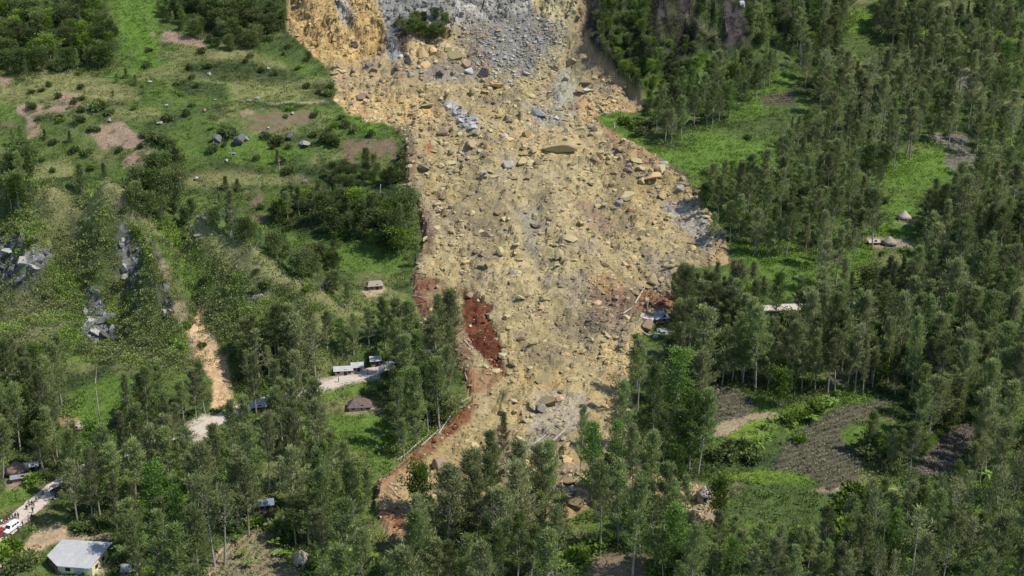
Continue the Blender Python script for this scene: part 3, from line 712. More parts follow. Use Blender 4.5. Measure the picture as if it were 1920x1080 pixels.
ROCK_SHAPES = {"blocky": [rock_shape(3, 100 + i, (1, .85, .8)) for i in range(4)], "flat": [rock_shape(3, 200 + i, (1.25, .9, .42)) for i in range(3)],
               "long": [rock_shape(3, 300 + i, (1.7, .75, .6)) for i in range(3)], "rounded": [rock_shape(3, 400 + i, (1, .95, .8), 26) for i in range(3)]}
_rock_mesh = {}
def rock_mesh(shape, i, color):
    k = (shape, i, color)
    if k not in _rock_mesh:
        v, f = ROCK_SHAPES[shape][i % len(ROCK_SHAPES[shape])]
        _rock_mesh[k] = make_mesh("boulder", v, f, [ROCK_MATS[color]], smooth_shade=False)
    return _rock_mesh[k]
BOULDERS = []          # (object, u, v, words)
def boulder(u, v, size, color, shape=None, rz=None, tilt=.35, where="slide", label=None, sink=.25):
    p = cast([u], [v])[0]
    if np.isnan(p[0]): return None
    shape = shape or random.choice(["blocky", "blocky", "flat", "rounded", "long"])
    o = link("boulder", rock_mesh(shape, random.randrange(4), color), loc=(p[0], p[1], p[2] + size * (.5 - sink) * .6),
             rot=(random.uniform(-tilt, tilt), random.uniform(-tilt, tilt), rz if rz is not None else random.uniform(0, 6.28)), scl=(size * .5,) * 3)
    BOULDERS.append((o, u, v, size, color, shape, where, label))
    return o
# boulders one can single out in the photograph: u, v, size in metres, colour, shape, label
for a in [(1048, 283, 7.5, "tan", "long", 0.1, "long flat tan slab with a dark undercut lying across the upper slide"), (905, 140, 6.0, "dark grey", "blocky", .4, "black boulder under the grey scree at the head of the slide"),
          (880, 137, 4.2, "blue grey", "blocky", .3, "grey block left of the black boulder"), (933, 165, 6.2, "ochre", "flat", .2, "broad ochre block below the black boulder"),
          (1010, 217, 5.0, "blue grey", "long", -.6, "tilted blue grey slab with a dark lower side in the upper slide"), (1072, 118, 5.2, "tan", "blocky", .5, "tall tan block at the foot of the grey scree"),
          (985, 255, 4.6, "ochre", "blocky", 1., "ochre block with a black hollow above the long flat slab"), (915, 305, 4.2, "tan", "blocky", .8, "tan block in the dark shadowed cluster below the upper slide"),
          (950, 312, 4.6, "grey", "blocky", .2, "grey block in the shadowed cluster below the upper slide"), (978, 308, 4.8, "tan", "blocky", .9, "pale block with a black left side in the shadowed cluster"),
          (845, 308, 4.0, "tan", "flat", .2, "flat tan slab left of the shadowed cluster"), (908, 443, 4.0, "brown", "blocky", .8, "triangular brown boulder with a dark face in the middle of the slide"),
          (938, 478, 5.0, "tan", "rounded", .1, "rounded tan boulder in the middle of the slide"), (1049, 484, 5.4, "tan", "rounded", .1, "rounded yellow boulder right of the middle of the slide"),
          (886, 403, 3.0, "tan", "rounded", .1, "pale round boulder on the upper middle slide"), (1160, 385, 3.8, "grey", "blocky", .5, "boulder with a black underside right of the brown streak"),
          (1242, 372, 4.6, "tan", "rounded", .2, "rounded boulder near the right margin of the slide"), (1195, 305, 4.6, "tan", "flat", -.4, "flat slab below the right red margin"),
          (1090, 175, 4.2, "tan", "flat", .1, "flat tan block beside the blue grey cluster"), (1060, 150, 3.6, "blue grey", "blocky", .2, "pale blue grey block near the right edge of the scree"),
          (1100, 172, 3.8, "blue grey", "flat", .2, "blue grey slab near the right edge of the upper slide"), (862, 230, 4.4, "blue grey", "blocky", .2, "large pale blue grey block in the upper left of the slide"),
          (885, 240, 3.6, "blue grey", "flat", .9, "flat pale blue grey block beside the dark hole"), (840, 204, 3.4, "blue grey", "blocky", .2, "topmost pale blue grey block left of centre"),
          (850, 215, 3.2, "white", "blocky", .5, "whitish block between the pale blue grey blocks"), (1060, 248, 3.4, "blue grey", "blocky", .2, "grey block right of the ochre hollow"),
          (1300, 470, 3.6, "ochre", "rounded", .1, "ochre boulder on the right bulge of the slide"), (905, 500, 3.4, "tan", "blocky", .1, "tan boulder above the dark red scar"),
          (1145, 760, 4.0, "ochre", "blocky", .3, "ochre boulder at the lower right margin"), (1015, 770, 4.2, "grey", "rounded", .3, "grey rounded boulder in the toe of the slide"),
          (828, 875, 5.2, "brown", "long", 1.1, "leaning brown slab at the lower left toe"), (1075, 905, 4.4, "tan", "flat", .3, "flat tan slab among the toe trees"), (1080, 945, 4.0, "tan", "blocky", .3, "tan block low among the toe trees"),
          (1275, 355, 3.2, "grey", "blocky", .3, "grey boulder at the right margin above the bulge"), (690, 125, 3.2, "dark grey", "blocky", .3, "dark boulder below the ochre wall"), (664, 88, 3.4, "dark grey", "blocky", .3, "dark block stuck on the ochre wall"),
          (1240, 182, 3.0, "tan", "blocky", .3, "tan stone on the pointed right tip")]:
    boulder(a[0], a[1], a[2], a[3], a[4], a[5], label=a[6], sink=.2)
for a in [(790, 104, 6.5, "ochre", "tall ochre knob left under the dark ledge"), (812, 98, 5.5, "ochre", "ochre block below the middle of the ledge"), (770, 112, 5.5, "brown", "brown block at the left foot of the ledge"), (856, 108, 7, "tan", "pale tan cone shaped mass right under the ledge"), (840, 92, 4.5, "tan", "upper tan block right under the ledge"),
          (872, 122, 4.5, "brown", "brown block between the tan mass and the scree"), (800, 124, 5.5, "ochre", "lowest ochre block under the ledge"), (888, 100, 4, "brown", "brown block at the left edge of the scree"), (745, 128, 4.5, "brown", "brown block below the blue grey wall"), (700, 132, 4.2, "brown", "brown block beneath the ochre wall foot"), (825, 140, 4.5, "dark grey", "dark block in the brown band under the tan mass"), (770, 142, 3.6, "grey", "grey block in the brown band below the blue grey wall")]:
    boulder(a[0], a[1], a[2], a[3], "blocky", label=a[4], sink=.4, tilt=.5)
for a in [(408, 268, 6.4, "dark grey", "rounded", "dark split boulder standing on the green terrace"), (448, 270, 7.0, "dark grey", "rounded", "broad dark boulder right of the split boulder"), (458, 264, 4.6, "grey", "rounded", "pale topped boulder right of the split boulder"),
          (543, 262, 4.6, "dark grey", "rounded", "dark rounded boulder on the terrace left of the slide"), (571, 273, 4.4, "grey", "flat", "low grey boulder beside the dark rounded one"), (299, 233, 3.6, "white", "flat", "white slab on the upper left terrace"),
          (368, 337, 3.4, "white", "rounded", "white rounded boulder on the straw coloured field"), (468, 190, 3.6, "dark grey", "flat", "dark flat boulder below the terraces"), (484, 186, 2.8, "white", "blocky", "pale stone right of the dark flat boulder"),
          (502, 130, 2.6, "white", "blocky", "pale stone on the dark terrace near the slide"), (393, 141, 3.2, "grey", "blocky", "grey boulder in the dark terrace"), (312, 199, 2.8, "white", "flat", "whitish stone on the pale terrace"),
          (425, 302, 2.4, "white", "blocky", "small white stone below the split boulder"), (438, 289, 2.4, "white", "flat", "small white slab below the broad dark boulder"), (573, 342, 3.0, "white", "blocky", "pale stone by the dark trees left of the slide"),
          (548, 214, 2.4, "grey", "blocky", "grey stone at the fallow plot"), (503, 242, 2.6, "white", "rounded", "pale stone below the fallow plot"), (384, 210, 3.4, "brown", "rounded", "brown boulder left of the fallow plot"), (272, 127, 3.4, "grey", "rounded", "grey boulder right of the three small dark conifers"),
          (281, 155, 2.8, "grey", "flat", "grey slab below the three small dark conifers"), (628, 152, 2.6, "white", "blocky", "white stone at the upper left slide margin"), (1390, 12, 4.2, "white", "blocky", "white block on the dark cliff"), (205, 228, 2.8, "grey", "blocky", "grey stone above the pink soil"),
          (545, 262, 1.8, "white", "blocky", "small pale stone on top of the terrace boulders"), (403, 188, 2.2, "white", "flat", "small pale stone on the middle terrace")]:
    boulder(a[0], a[1], a[2] * (1 if a[2] > 4 else .72), a[3], a[4], where="grass", label=a[5], sink=.12, tilt=.15)
for a in [(20, 470, 4, "white"), (45, 490, 4.2, "grey"), (25, 505, 3.8, "dark grey"), (62, 500, 3.6, "grey"), (75, 488, 3, "dark grey"), (40, 525, 4, "dark grey"), (10, 500, 3.5, "dark grey"), (175, 545, 2.6, "grey"), (172, 605, 3.6, "white"), (195, 600, 4, "dark grey"), (182, 622, 4, "white"), (200, 630, 3.4, "dark grey"), (234, 500, 3.4, "white"), (248, 508, 3.4, "dark grey"), (252, 525, 3, "grey"), (228, 455, 2.2, "grey"), (300, 690, 2.4, "white"), (310, 585, 2.4, "grey"), (490, 555, 2.4, "grey"), (372, 440, 2.2, "grey"), (617, 535, 3, "dark grey")]:
    boulder(a[0], a[1], a[2], a[3], random.choice(["blocky", "long", "flat"]), where="spur", sink=.5, tilt=.7)
# the many other boulders of the slide
def slide_class(u, v):
    for poly, c in (([(850, 45), (1068, 40), (1022, 110), (985, 150), (870, 110)], ["grey", "grey", "blue grey", "dark grey"]), ([(833, 193), (905, 232), (862, 250)], ["blue grey"]), ([(1235, 380), (1300, 376), (1352, 440), (1342, 485), (1280, 432)], ["grey", "tan"]),
                    ([(620, 130), (830, 150), (830, 240), (640, 220)], ["ochre", "ochre", "tan", "brown"]), ([(1000, 740), (1100, 740), (1060, 850), (980, 850)], ["grey", "tan", "white"])):
        if poly_sd(np.array([u * 1.]), np.array([v * 1.]), poly)[0] > 0: return random.choice(c)
    return random.choice(["tan"] * 10 + ["ochre", "ochre", "ochre", "grey", "brown"])
SLIDE_IN = [(p[0], max(p[1], 60)) for p in SLIDE]
n0 = len(BOULDERS); tries = 0; seen = [(b[1], b[2], b[3]) for b in BOULDERS]
while len(BOULDERS) < 300 and tries < 20000:
    tries += 1
    u = random.uniform(625, 1370); v = random.uniform(65, 900) if random.random() < .35 else random.uniform(60, 345)
    if poly_sd(np.array([u]), np.array([v]), SLIDE)[0] < 5: continue
    if v < 118: continue
    if 770 < u < 945 and 500 < v < 740: continue
    size = min(5.4, (2.1 if v < 345 else 1.6) * random.random() ** -.33)
    pw_ = cast([u], [v])[0]
    if np.isnan(pw_[0]) or fbm(pw_[:1], pw_[1:2], 26, 2, 141)[0] < random.uniform(-.5, .35): continue
    if any(abs(u - a) < (size + s) * 1.9 and abs(v - b) < (size + s) * 1.2 for a, b, s in seen): continue
    if boulder(u, v, size, slide_class(u, v)): seen.append((u, v, size))

# rubble: tens of thousands of smaller stones nobody could count
def scatter_mesh(name, shapes, pos, size, rotz, mats, mat_id, tilt=.6, seed=5, extra=None):
    r = np.random.default_rng(seed); n = len(pos); pick = r.integers(0, len(shapes), n)
    Vs, Fs, Ms, Rn, base = [], [], [], [], 0
    for k, (sv, sf) in enumerate(shapes):
        I = np.where(pick == k)[0]
        if not len(I): continue
        c, s = np.cos(rotz[I]), np.sin(rotz[I]); tx = r.uniform(-tilt, tilt, len(I)); ct, st = np.cos(tx), np.sin(tx)
        x = sv[None, :, 0] * np.ones((len(I), 1)); y = sv[None, :, 1] * ct[:, None] - sv[None, :, 2] * st[:, None]; z = sv[None, :, 1] * st[:, None] + sv[None, :, 2] * ct[:, None]
        X = np.stack([x * c[:, None] - y * s[:, None], x * s[:, None] + y * c[:, None], z], -1) * size[I][:, None, None] + pos[I][:, None, :]
        Vs.append(X.reshape(-1, 3)); Fs.append((sf[None] + (np.arange(len(I)) * len(sv))[:, None, None]).reshape(-1, sf.shape[1]) + base)
        Ms.append(np.repeat(mat_id[I], len(sf))); Rn.append(np.repeat(r.random(len(I)), len(sv))); base += len(I) * len(sv)
    return make_mesh(name, np.concatenate(Vs), np.concatenate(Fs), mats, attrs={"rnd": np.concatenate(Rn)}, mat_idx=np.concatenate(Ms))
nr = 75000
cx = RNG.uniform(AX[ox] + 20, AX[ox + nx_core - 1] - 20, nr * 4); cy = RNG.uniform(262, 640, nr * 4)
sl = sample(SL, cx, cy); dens = .3 + .7 * smooth(-.25, .35, fbm(cx, cy, 18, 3, 131))
wl = sample(SR, cx, cy); dens = dens * (1 - .8 * wl); brown = sample((A[..., 0] < .3).astype(float), cx, cy); dens = dens * (1 - .45 * brown)
ok = (sl > .5) & (RNG.random(len(cx)) < dens); cx, cy = cx[ok][:nr], cy[ok][:nr]; nr = len(cx)
sz = np.minimum(2.7, .42 * RNG.random(nr) ** -.42) * .55
ru, rv = RNG.uniform(855, 1065, 26000), RNG.uniform(35, 165, 26000)
ki = poly_sd(ru, rv, [(850, 60), (960, 30), (1045, 32), (1072, 65), (1035, 120), (1000, 165), (930, 160), (880, 110)]) > RNG.uniform(-22, 30, 26000)
rp = cast(ru[ki], rv[ki]); rp = rp[~np.isnan(rp[:, 0])][:3600]
cx = np.concatenate([cx, rp[:, 0]]); cy = np.concatenate([cy, rp[:, 1]]); sz = np.concatenate([sz, np.minimum(1.7, .27 * RNG.random(len(rp)) ** -.5) * .55]); nr = len(cx)
cz = ground_z(cx, cy) + sz * .15
gcol = np.stack([sample(A[..., k], cx, cy) for k in range(3)], 1)
greyness = gcol[:, 2] / gcol[:, 0]; q = RNG.random(nr); greyness[-len(rp):] = np.where(RNG.random(len(rp)) < .75, 1, greyness[-len(rp):])
mid = np.where(greyness > .8, np.where(q < .75, 2, 3), np.where(gcol[:, 0] < .26, np.where(q < .6, 4, 0), np.where(q < .78, 0, np.where(q < .90, 1, np.where(q < .94, 2, 4)))))
RM = [ROCK_MATS[k] for k in ("tan", "ochre", "grey", "blue grey", "brown", "red")]
mid = np.where((gcol[:, 0] / gcol[:, 1] > 1.75) & (q < .8), 5, mid)
small_shapes = [rock_shape(1, 500 + i, (1, .85, .7) if i % 2 else (1.3, .8, .5), 7) for i in range(8)]
tag(link("rubble", scatter_mesh("rubble", small_shapes, np.stack([cx, cy, cz], 1), sz, RNG.uniform(0, 6.28, nr), RM, mid)), "loose tan and grey rubble strewn over the whole landslide", "rubble", kind="stuff")

# angular blocks and ledges of the bare wall and of the crags, in the colour of the rock they break from
M_BLOCK, nt_, out_ = new_mat("fractured_rock")
_at = N(nt_, "ShaderNodeAttribute", attribute_name="albedo"); _g = N(nt_, "ShaderNodeNewGeometry"); _n = noise(nt_, 1.3, 8, .7, _g.outputs["Position"])
_c = mixc(nt_, _at.outputs["Color"], (.5, .5, .5), 1.0, 'MULTIPLY'); _c2 = mixc(nt_, _c, _at.outputs["Color"], mrange(nt_, _n, .3, .6, 0, 1))
_b = N(nt_, "ShaderNodeBsdfPrincipled"); _b.inputs["Roughness"].default_value = .92; _b.inputs["Specular IOR Level"].default_value = .15
nt_.links.new(_c2, _b.inputs["Base Color"]); nt_.links.new(_b.outputs[0], out_.inputs[0])
def block_field(name, label, px, py, size, col, seed):
    r = np.random.default_rng(seed); n = len(px); shp = [rock_shape(1, 700 + i, ((1, .8, 1.1), (1.4, .7, .7), (.8, .8, 1.5))[i % 3], 8) for i in range(6)]; V, F, C, b = [], [], [], 0
    pick = r.integers(0, 6, n); pz = ground_z(px, py)
    for k, (sv, sf) in enumerate(shp):
        I = np.where(pick == k)[0]; a = r.uniform(0, 6.28, len(I)); c, s = np.cos(a)[:, None], np.sin(a)[:, None]; S = size[I][:, None]
        V.append(np.stack([(sv[None, :, 0] * c - sv[None, :, 1] * s) * S + px[I][:, None], (sv[None, :, 0] * s + sv[None, :, 1] * c) * S + py[I][:, None], sv[None, :, 2] * S + pz[I][:, None]], -1).reshape(-1, 3))
        F.append((sf[None] + (np.arange(len(I)) * len(sv))[:, None, None]).reshape(-1, 3) + b); b += len(I) * len(sv); C.append(np.repeat(col[I], len(sv), 0))
    tag(link(name, make_mesh(name, np.concatenate(V), np.concatenate(F), [M_BLOCK], cols={"albedo": np.concatenate(C)})), label, "rock", kind="stuff")
ru, rv = RNG.uniform(540, 1095, 1500), RNG.uniform(-15, 105, 1500); rp = cast(ru, rv); k_ = ~np.isnan(rp[:, 0]); rp = rp[k_]; k_ = sample(SR, rp[:, 0], rp[:, 1]) > .5; rp = rp[k_]
cc = np.stack([sample(A[..., k], rp[:, 0], rp[:, 1]) for k in range(3)], 1) * RNG.uniform(.7, 1.25, (len(rp), 1))
block_field("scarp_blocks", "broken ledges and blocks standing out of the bare rock wall", rp[:, 0], rp[:, 1], np.minimum(1.7, .38 * RNG.random(len(rp)) ** -.42), cc, 711)
iy, ix = np.where(CRAG > .4); pk = RNG.integers(0, len(iy), 170); gx, gy = GX[iy[pk], ix[pk]], GY[iy[pk], ix[pk]]
cc = np.array([.235, .225, .21]) * np.where(RNG.random(len(pk)) < .3, .3, 1.0)[:, None] * RNG.uniform(.6, 1.35, (len(pk), 1))
block_field("crag_blocks", "jointed grey and dark blocks of the crags on the spur", gx, gy, np.minimum(1.5, .5 * RNG.random(len(pk)) ** -.35), cc, 712)

# ------------------------------------------------------------------ trees
def frame_of(d):
    d = d / (np.linalg.norm(d, axis=-1, keepdims=True) + 1e-9)
    up = np.where(np.abs(d[..., 2:3]) > .9, np.array([1., 0, 0]), np.array([0, 0, 1.]))
    a = np.cross(d, up); a /= np.linalg.norm(a, axis=-1, keepdims=True) + 1e-9
    return d, a, np.cross(d, a)
def leaf_kites(P, Dv, L, W, rng, tint):
    """one kite shaped leaf spray per row"""
    n = len(P); d, a, b = frame_of(Dv); th = rng.uniform(0, 6.28, n)[:, None]; s = a * np.cos(th) + b * np.sin(th)
    V = np.stack([P, P + d * L[:, None] * .45 + s * W[:, None] * .5, P + d * L[:, None], P + d * L[:, None] * .45 - s * W[:, None] * .5], 1).reshape(-1, 3)
    return V, np.arange(n * 4).reshape(n, 4), np.repeat(tint, 4)
def tube(path, rad, sides):
    path = np.asarray(path, float); n = len(path); t = np.gradient(path, axis=0); d, a, b = frame_of(t)
    an = np.linspace(0, 2 * math.pi, sides, endpoint=False)
    V = (path[:, None] + (a[:, None] * np.cos(an)[None, :, None] + b[:, None] * np.sin(an)[None, :, None]) * np.asarray(rad)[:, None, None]).reshape(-1, 3)
    F = [(i * sides + j, i * sides + (j + 1) % sides, (i + 1) * sides + (j + 1) % sides, (i + 1) * sides + j) for i in range(n - 1) for j in range(sides)]
    return V, np.array(F)
def merge(parts):
    Vs, Fs, b = [], [], 0
    for v, f in parts: Vs.append(v); Fs.append(f + b); b += len(v)
    return np.concatenate(Vs), np.concatenate(Fs)
def tree_kind(seed, H, R, bare, nl, st, per, Ls, Ws, prof, rise, droop=0.0, clump=.5, r0=.26, fork=0):
    """trunk with limbs and a crown of leaf sprays carried by them. bare: share of the height without limbs; prof(t): outline"""
    rng = np.random.default_rng(seed); bend = rng.uniform(-.02, .02, 2) * H
    def axis_at(t): return np.stack([bend[0] * np.sin(t * 2.6) + .0 * t, bend[1] * np.sin(t * 2.1), t * H], -1)
    ts = np.linspace(0, .96, 9); trunk = [tube(axis_at(ts), r0 * (1 - ts * .88), 6)]
    P, Dd, tint = [], [], []
    for i in range(nl):
        t = bare + (1 - bare) * ((i + rng.uniform(.0, 1)) / nl) ** .9; t = min(t, .985)
        az = i * 2.39996 + rng.uniform(-.5, .5); k = (t - bare) / (1 - bare)
        L = R * prof(k) * rng.uniform(.4, 1.25)
        el = rise * (0.6 + .6 * k) * rng.uniform(.7, 1.25)
        d = np.array([math.cos(az) * math.cos(el), math.sin(az) * math.cos(el), math.sin(el)])
        s = np.linspace(0, 1, 4); base = axis_at(np.array([t]))[0]
        pts = base + d[None] * (L * s)[:, None] + np.array([0, 0, 1.])[None] * (L * (.22 * s ** 2 - droop * s ** 3))[:, None]
        if L > .8: trunk.append(tube(pts, np.array([.075, .055, .035, .012]) * (1.4 - t) * (r0 / .26), 3))
        cl = rng.uniform(-.32, .32)
        for q in range(st):
            f = .30 + .75 * (q + rng.uniform(0, 1)) / st; c = base + d * L * f + np.array([0, 0, L * (.22 * f * f - droop * f ** 3)])
            m = max(3, int(per * rng.uniform(.5, 1.4)))
            pp = c + rng.normal(size=(m, 3)) * clump * np.array([1, 1, .75])
            dd = d * .55 + np.array([0, 0, .45 - droop * 1.3]) + rng.normal(size=(m, 3)) * .38
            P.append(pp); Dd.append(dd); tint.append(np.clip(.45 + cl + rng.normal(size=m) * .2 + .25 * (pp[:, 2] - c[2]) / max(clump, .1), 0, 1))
    P = np.concatenate(P); Dd = np.concatenate(Dd); tint = np.concatenate(tint)
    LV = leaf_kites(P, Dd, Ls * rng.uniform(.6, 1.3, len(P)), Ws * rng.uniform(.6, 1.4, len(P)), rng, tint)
    return merge(trunk), LV
M_BARK = plain_material("pale_bark", (.27, .24, .205), .9, 2.0, .3)
M_BARK_DK = plain_material("dark_bark", (.18, .15, .115), .9, 2.0, .3)
L_OLIVE = leaf_material("olive_needles", (.105, .132, .052), (.26, .30, .115), (.265, .255, .13), .5, .38)
L_GREEN = leaf_material("green_needles", (.10, .15, .048), (.25, .315, .105), (.265, .28, .115), .5, .38)
L_PINE = leaf_material("bright_needles", (.055, .11, .022), (.15, .25, .052), (.13, .20, .045), .5, .35)
L_DARK = leaf_material("dark_leaves", (.045, .075, .023), (.14, .195, .055), (.17, .185, .075), .65, .35)
L_LIME = leaf_material("lime_leaves", (.08, .14, .022), (.20, .28, .05), (.14, .20, .035), .5, .35)
pr_cas = lambda k: (.75 + .9 * k) * (1 - k) ** .75 * 1.25 + .12
pr_spire = lambda k: (1 - k) ** .75 * .95 + .10
pr_round = lambda k: math.sqrt(max(0, 1 - (2 * k - .85) ** 2 / 1.4)) + .05
pr_cone = lambda k: (1 - k) * 1.05 + .06
KINDS = {}     # name: (words, list of (trunk mesh data, leaf data), leaf material, bark material, nominal height)
def kind(name, words, variants, leaf, bark, H): KINDS[name] = dict(words=words, var=variants, leaf=leaf, bark=bark, H=H, meshes={})
kind("casuarina", "olive feathery casuarina", [tree_kind(900 + i, 24, 3.6 + .25 * (i % 3), [.28, .22, .34, .20, .40][i], 38, 8, 15, .95, .15, pr_cas, 1.0, .0, .34) for i in range(5)], L_OLIVE, M_BARK, 24)
kind("green_casuarina", "green feathery casuarina", [tree_kind(920 + i, 24, 3.5 + .3 * (i % 2), [.24, .18, .34, .26][i], 40, 8, 15, .9, .15, pr_cas, .95, .0, .34) for i in range(4)], L_GREEN, M_BARK, 24)
kind("spire", "slender olive casuarina", [tree_kind(940 + i, 24, 2.5, [.22, .4, .5][i], 38, 7, 13, .9, .14, pr_spire, 1.05, .0, .28) for i in range(3)], L_OLIVE, M_BARK, 24)
kind("pine", "bright green layered tree", [tree_kind(960 + i, 26, 4.4 - .3 * i, [.22, .16, .28][i], 44, 5, 20, .62, .30, lambda k: (.7 + .7 * k) * (1 - k) ** .5 * 1.05 + .1, .38, .05, .62, .32) for i in range(3)], L_PINE, M_BARK, 26)
kind("broadleaf", "dense dark broadleaf tree", [tree_kind(980 + i, 12, 4.6, .22, 34, 5, 17, .62, .42, pr_round, .62, .08, .72, .25) for i in range(4)], L_DARK, M_BARK_DK, 12)
kind("cone", "dark conical little tree", [tree_kind(1000 + i, 9, 2.2, .06, 40, 4, 8, .55, .26, pr_cone, .5, .0, .28, .16) for i in range(3)], L_DARK, M_BARK_DK, 9)
kind("lime", "bright round leafy tree", [tree_kind(1020 + i, 12, 4.4, .25, 36, 5, 18, .6, .4, pr_round, .6, .06, .7, .22) for i in range(3)], L_LIME, M_BARK, 12)
kind("thin", "thin grey half bare casuarina", [tree_kind(1040 + i, 22, 2.9, [.5, .3][i], 36, 4, 5, 1.0, .22, pr_cas, .85, .0, .4) for i in range(2)], L_OLIVE, M_BARK, 22)
def tree_meshes(k, i):
    K = KINDS[k]; i %= len(K["var"])
    if i not in K["meshes"]:
        (tv, tf), (lv, lf, tint) = K["var"][i]
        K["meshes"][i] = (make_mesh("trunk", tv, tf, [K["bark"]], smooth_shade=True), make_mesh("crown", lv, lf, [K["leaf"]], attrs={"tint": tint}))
    return K["meshes"][i]

# where the photograph shows canopy, and how tall and of which kind: (outline, kinds, heights)
CANOPY = [
 ([(1480, 60), (1560, 40), (1600, 100), (1760, 60), (1760, 0), (1920, -10), (1920, 330), (1840, 300), (1820, 230), (1700, 262), (1662, 300), (1660, 475), (1560, 485), (1500, 420), (1500, 290), (1440, 262), (1530, 180), (1500, 110)], "casuarina spire casuarina thin casuarina green_casuarina", (15, 22)),
 ([(1225, 150), (1300, 112), (1440, 92), (1482, 100), (1440, 140), (1400, 180), (1340, 222), (1240, 246), (1212, 200)], "casuarina green_casuarina green_casuarina", (13, 18)),
 ([(1480, -10), (1590, -10), (1590, 20), (1560, 62), (1480, 60)], "casuarina green_casuarina", (14, 18)), ([(1640, -10), (1770, -10), (1770, 62), (1650, 62)], "casuarina", (14, 18)),
 ([(1700, 470), (1720, 400), (1760, 330), (1860, 278), (1920, 330), (1920, 790), (1860, 810), (1700, 765), (1640, 700), (1560, 722), (1500, 705), (1400, 720), (1340, 712), (1238, 640), (1238, 540), (1270, 500), (1340, 500), (1400, 488), (1480, 508), (1540, 520), (1560, 480), (1640, 500)], "casuarina casuarina spire green_casuarina", (17, 25)),
 ([(1310, 305), (1400, 298), (1480, 280), (1505, 330), (1492, 440), (1440, 462), (1380, 440), (1320, 410)], "casuarina green_casuarina", (15, 20)),
 ([(1085, 780), (1110, 755), (1150, 780), (1170, 720), (1180, 640), (1240, 615), (1340, 680), (1352, 760), (1352, 860), (1316, 910), (1300, 1000), (1240, 1010), (1190, 985), (1150, 985), (1085, 960)], "pine green_casuarina green_casuarina green_casuarina", (18, 25)),
 ([(745, 905), (780, 875), (815, 890), (830, 850), (860, 850), (915, 870), (925, 778), (965, 778), (975, 850), (1030, 832), (1058, 870), (1062, 960), (1085, 1000), (1050, 1090), (715, 1090), (740, 1000)], "casuarina green_casuarina casuarina", (19, 26)),
 ([(210, 770), (240, 690), (290, 690), (330, 720), (385, 670), (402, 740), (350, 800), (345, 840), (440, 780), (490, 770), (500, 700), (520, 590), (600, 570), (640, 600), (600, 690), (590, 770), (620, 860), (700, 900), (700, 1000), (680, 1090), (590, 1090), (570, 1000), (520, 985), (440, 1005), (390, 1090), (230, 1090), (238, 1000), (135, 995), (125, 955), (160, 890), (110, 885), (90, 870), (0, 880), (0, 775), (120, 800)], "green_casuarina casuarina green_casuarina spire", (18, 25)),
 ([(0, 640), (128, 640), (132, 740), (100, 785), (0, 785)], "green_casuarina casuarina", (15, 20)),
 ([(612, 600), (650, 580), (720, 545), (770, 560), (800, 600), (840, 550), (868, 600), (862, 660), (850, 720), (840, 770), (790, 785), (738, 765), (712, 690), (640, 672), (608, 645)], "green_casuarina casuarina", (16, 22)),
 ([(600, 780), (640, 810), (680, 880), (730, 860), (740, 800), (710, 770), (790, 790), (800, 800), (700, 920), (620, 900)], "green_casuarina", (14, 19)),
 ([(0, -20), (190, -20), (215, 40), (222, 85), (190, 112), (160, 128), (60, 124), (0, 122)], "broadleaf broadleaf green_casuarina lime", (4, 10)),
 ([(300, -20), (535, -20), (540, 58), (480, 66), (430, 76), (370, 70), (328, 45), (295, 25)], "broadleaf green_casuarina broadleaf cone", (4, 9)),
 ([(405, 372), (450, 350), (500, 380), (560, 340), (640, 330), (705, 350), (772, 372), (772, 452), (740, 468), (690, 460), (640, 476), (600, 450), (530, 425), (500, 440), (430, 420)], "broadleaf green_casuarina lime cone broadleaf green_casuarina", (6, 13)),
 ([(640, 300), (700, 300), (760, 310), (760, 345), (690, 350), (600, 345)], "broadleaf", (5, 7)),
 ([(520, 430), (640, 470), (640, 510), (560, 500), (500, 460)], "broadleaf", (6, 9)),
 ([(0, 270), (55, 280), (62, 362), (0, 370)], "green_casuarina broadleaf", (8, 13)),
 ([(275, 290), (320, 285), (352, 345), (345, 390), (240, 392), (235, 345)], "broadleaf", (9, 13)),
 ([(745, 35), (780, 15), (835, 20), (832, 60), (790, 78), (750, 60)], "broadleaf", (5, 7)),
 ([(1560, 965), (1622, 890), (1690, 900), (1800, 805), (1920, 785), (1920, 1090), (1560, 1090)], "casuarina green_casuarina thin", (13, 20)),
 ([(1335, 1010), (1400, 950), (1500, 965), (1562, 1010), (1562, 1090), (1330, 1090)], "green_casuarina casuarina", (12, 17)),
 ([(1150, 970), (1300, 1000), (1330, 1010), (1330, 1060), (1260, 1080), (1240, 1030), (1170, 1010)], "green_casuarina", (10, 15)),
 ([(1630, 760), (1700, 770), (1800, 800), (1720, 840), (1690, 880), (1640, 850)], "casuarina green_casuarina", (12, 16)),
 ([(1440, 700), (1490, 700), (1490, 780), (1450, 830), (1430, 780)], "lime green_casuarina", (10, 13)),
 ([(1105, 10), (1215, 0), (1225, 60), (1320, 70), (1340, 90), (1280, 110), (1235, 170), (1205, 185), (1165, 130), (1115, 70)], "broadleaf broadleaf lime", (3.5, 6.5)),
 ([(1405, 20), (1500, 10), (1490, 85), (1400, 85)], "broadleaf green_casuarina", (3.5, 6.5)),
 ([(440, 590), (520, 570), (620, 590), (620, 720), (500, 760), (440, 720)], "thin casuarina casuarina", (16, 21)),
]
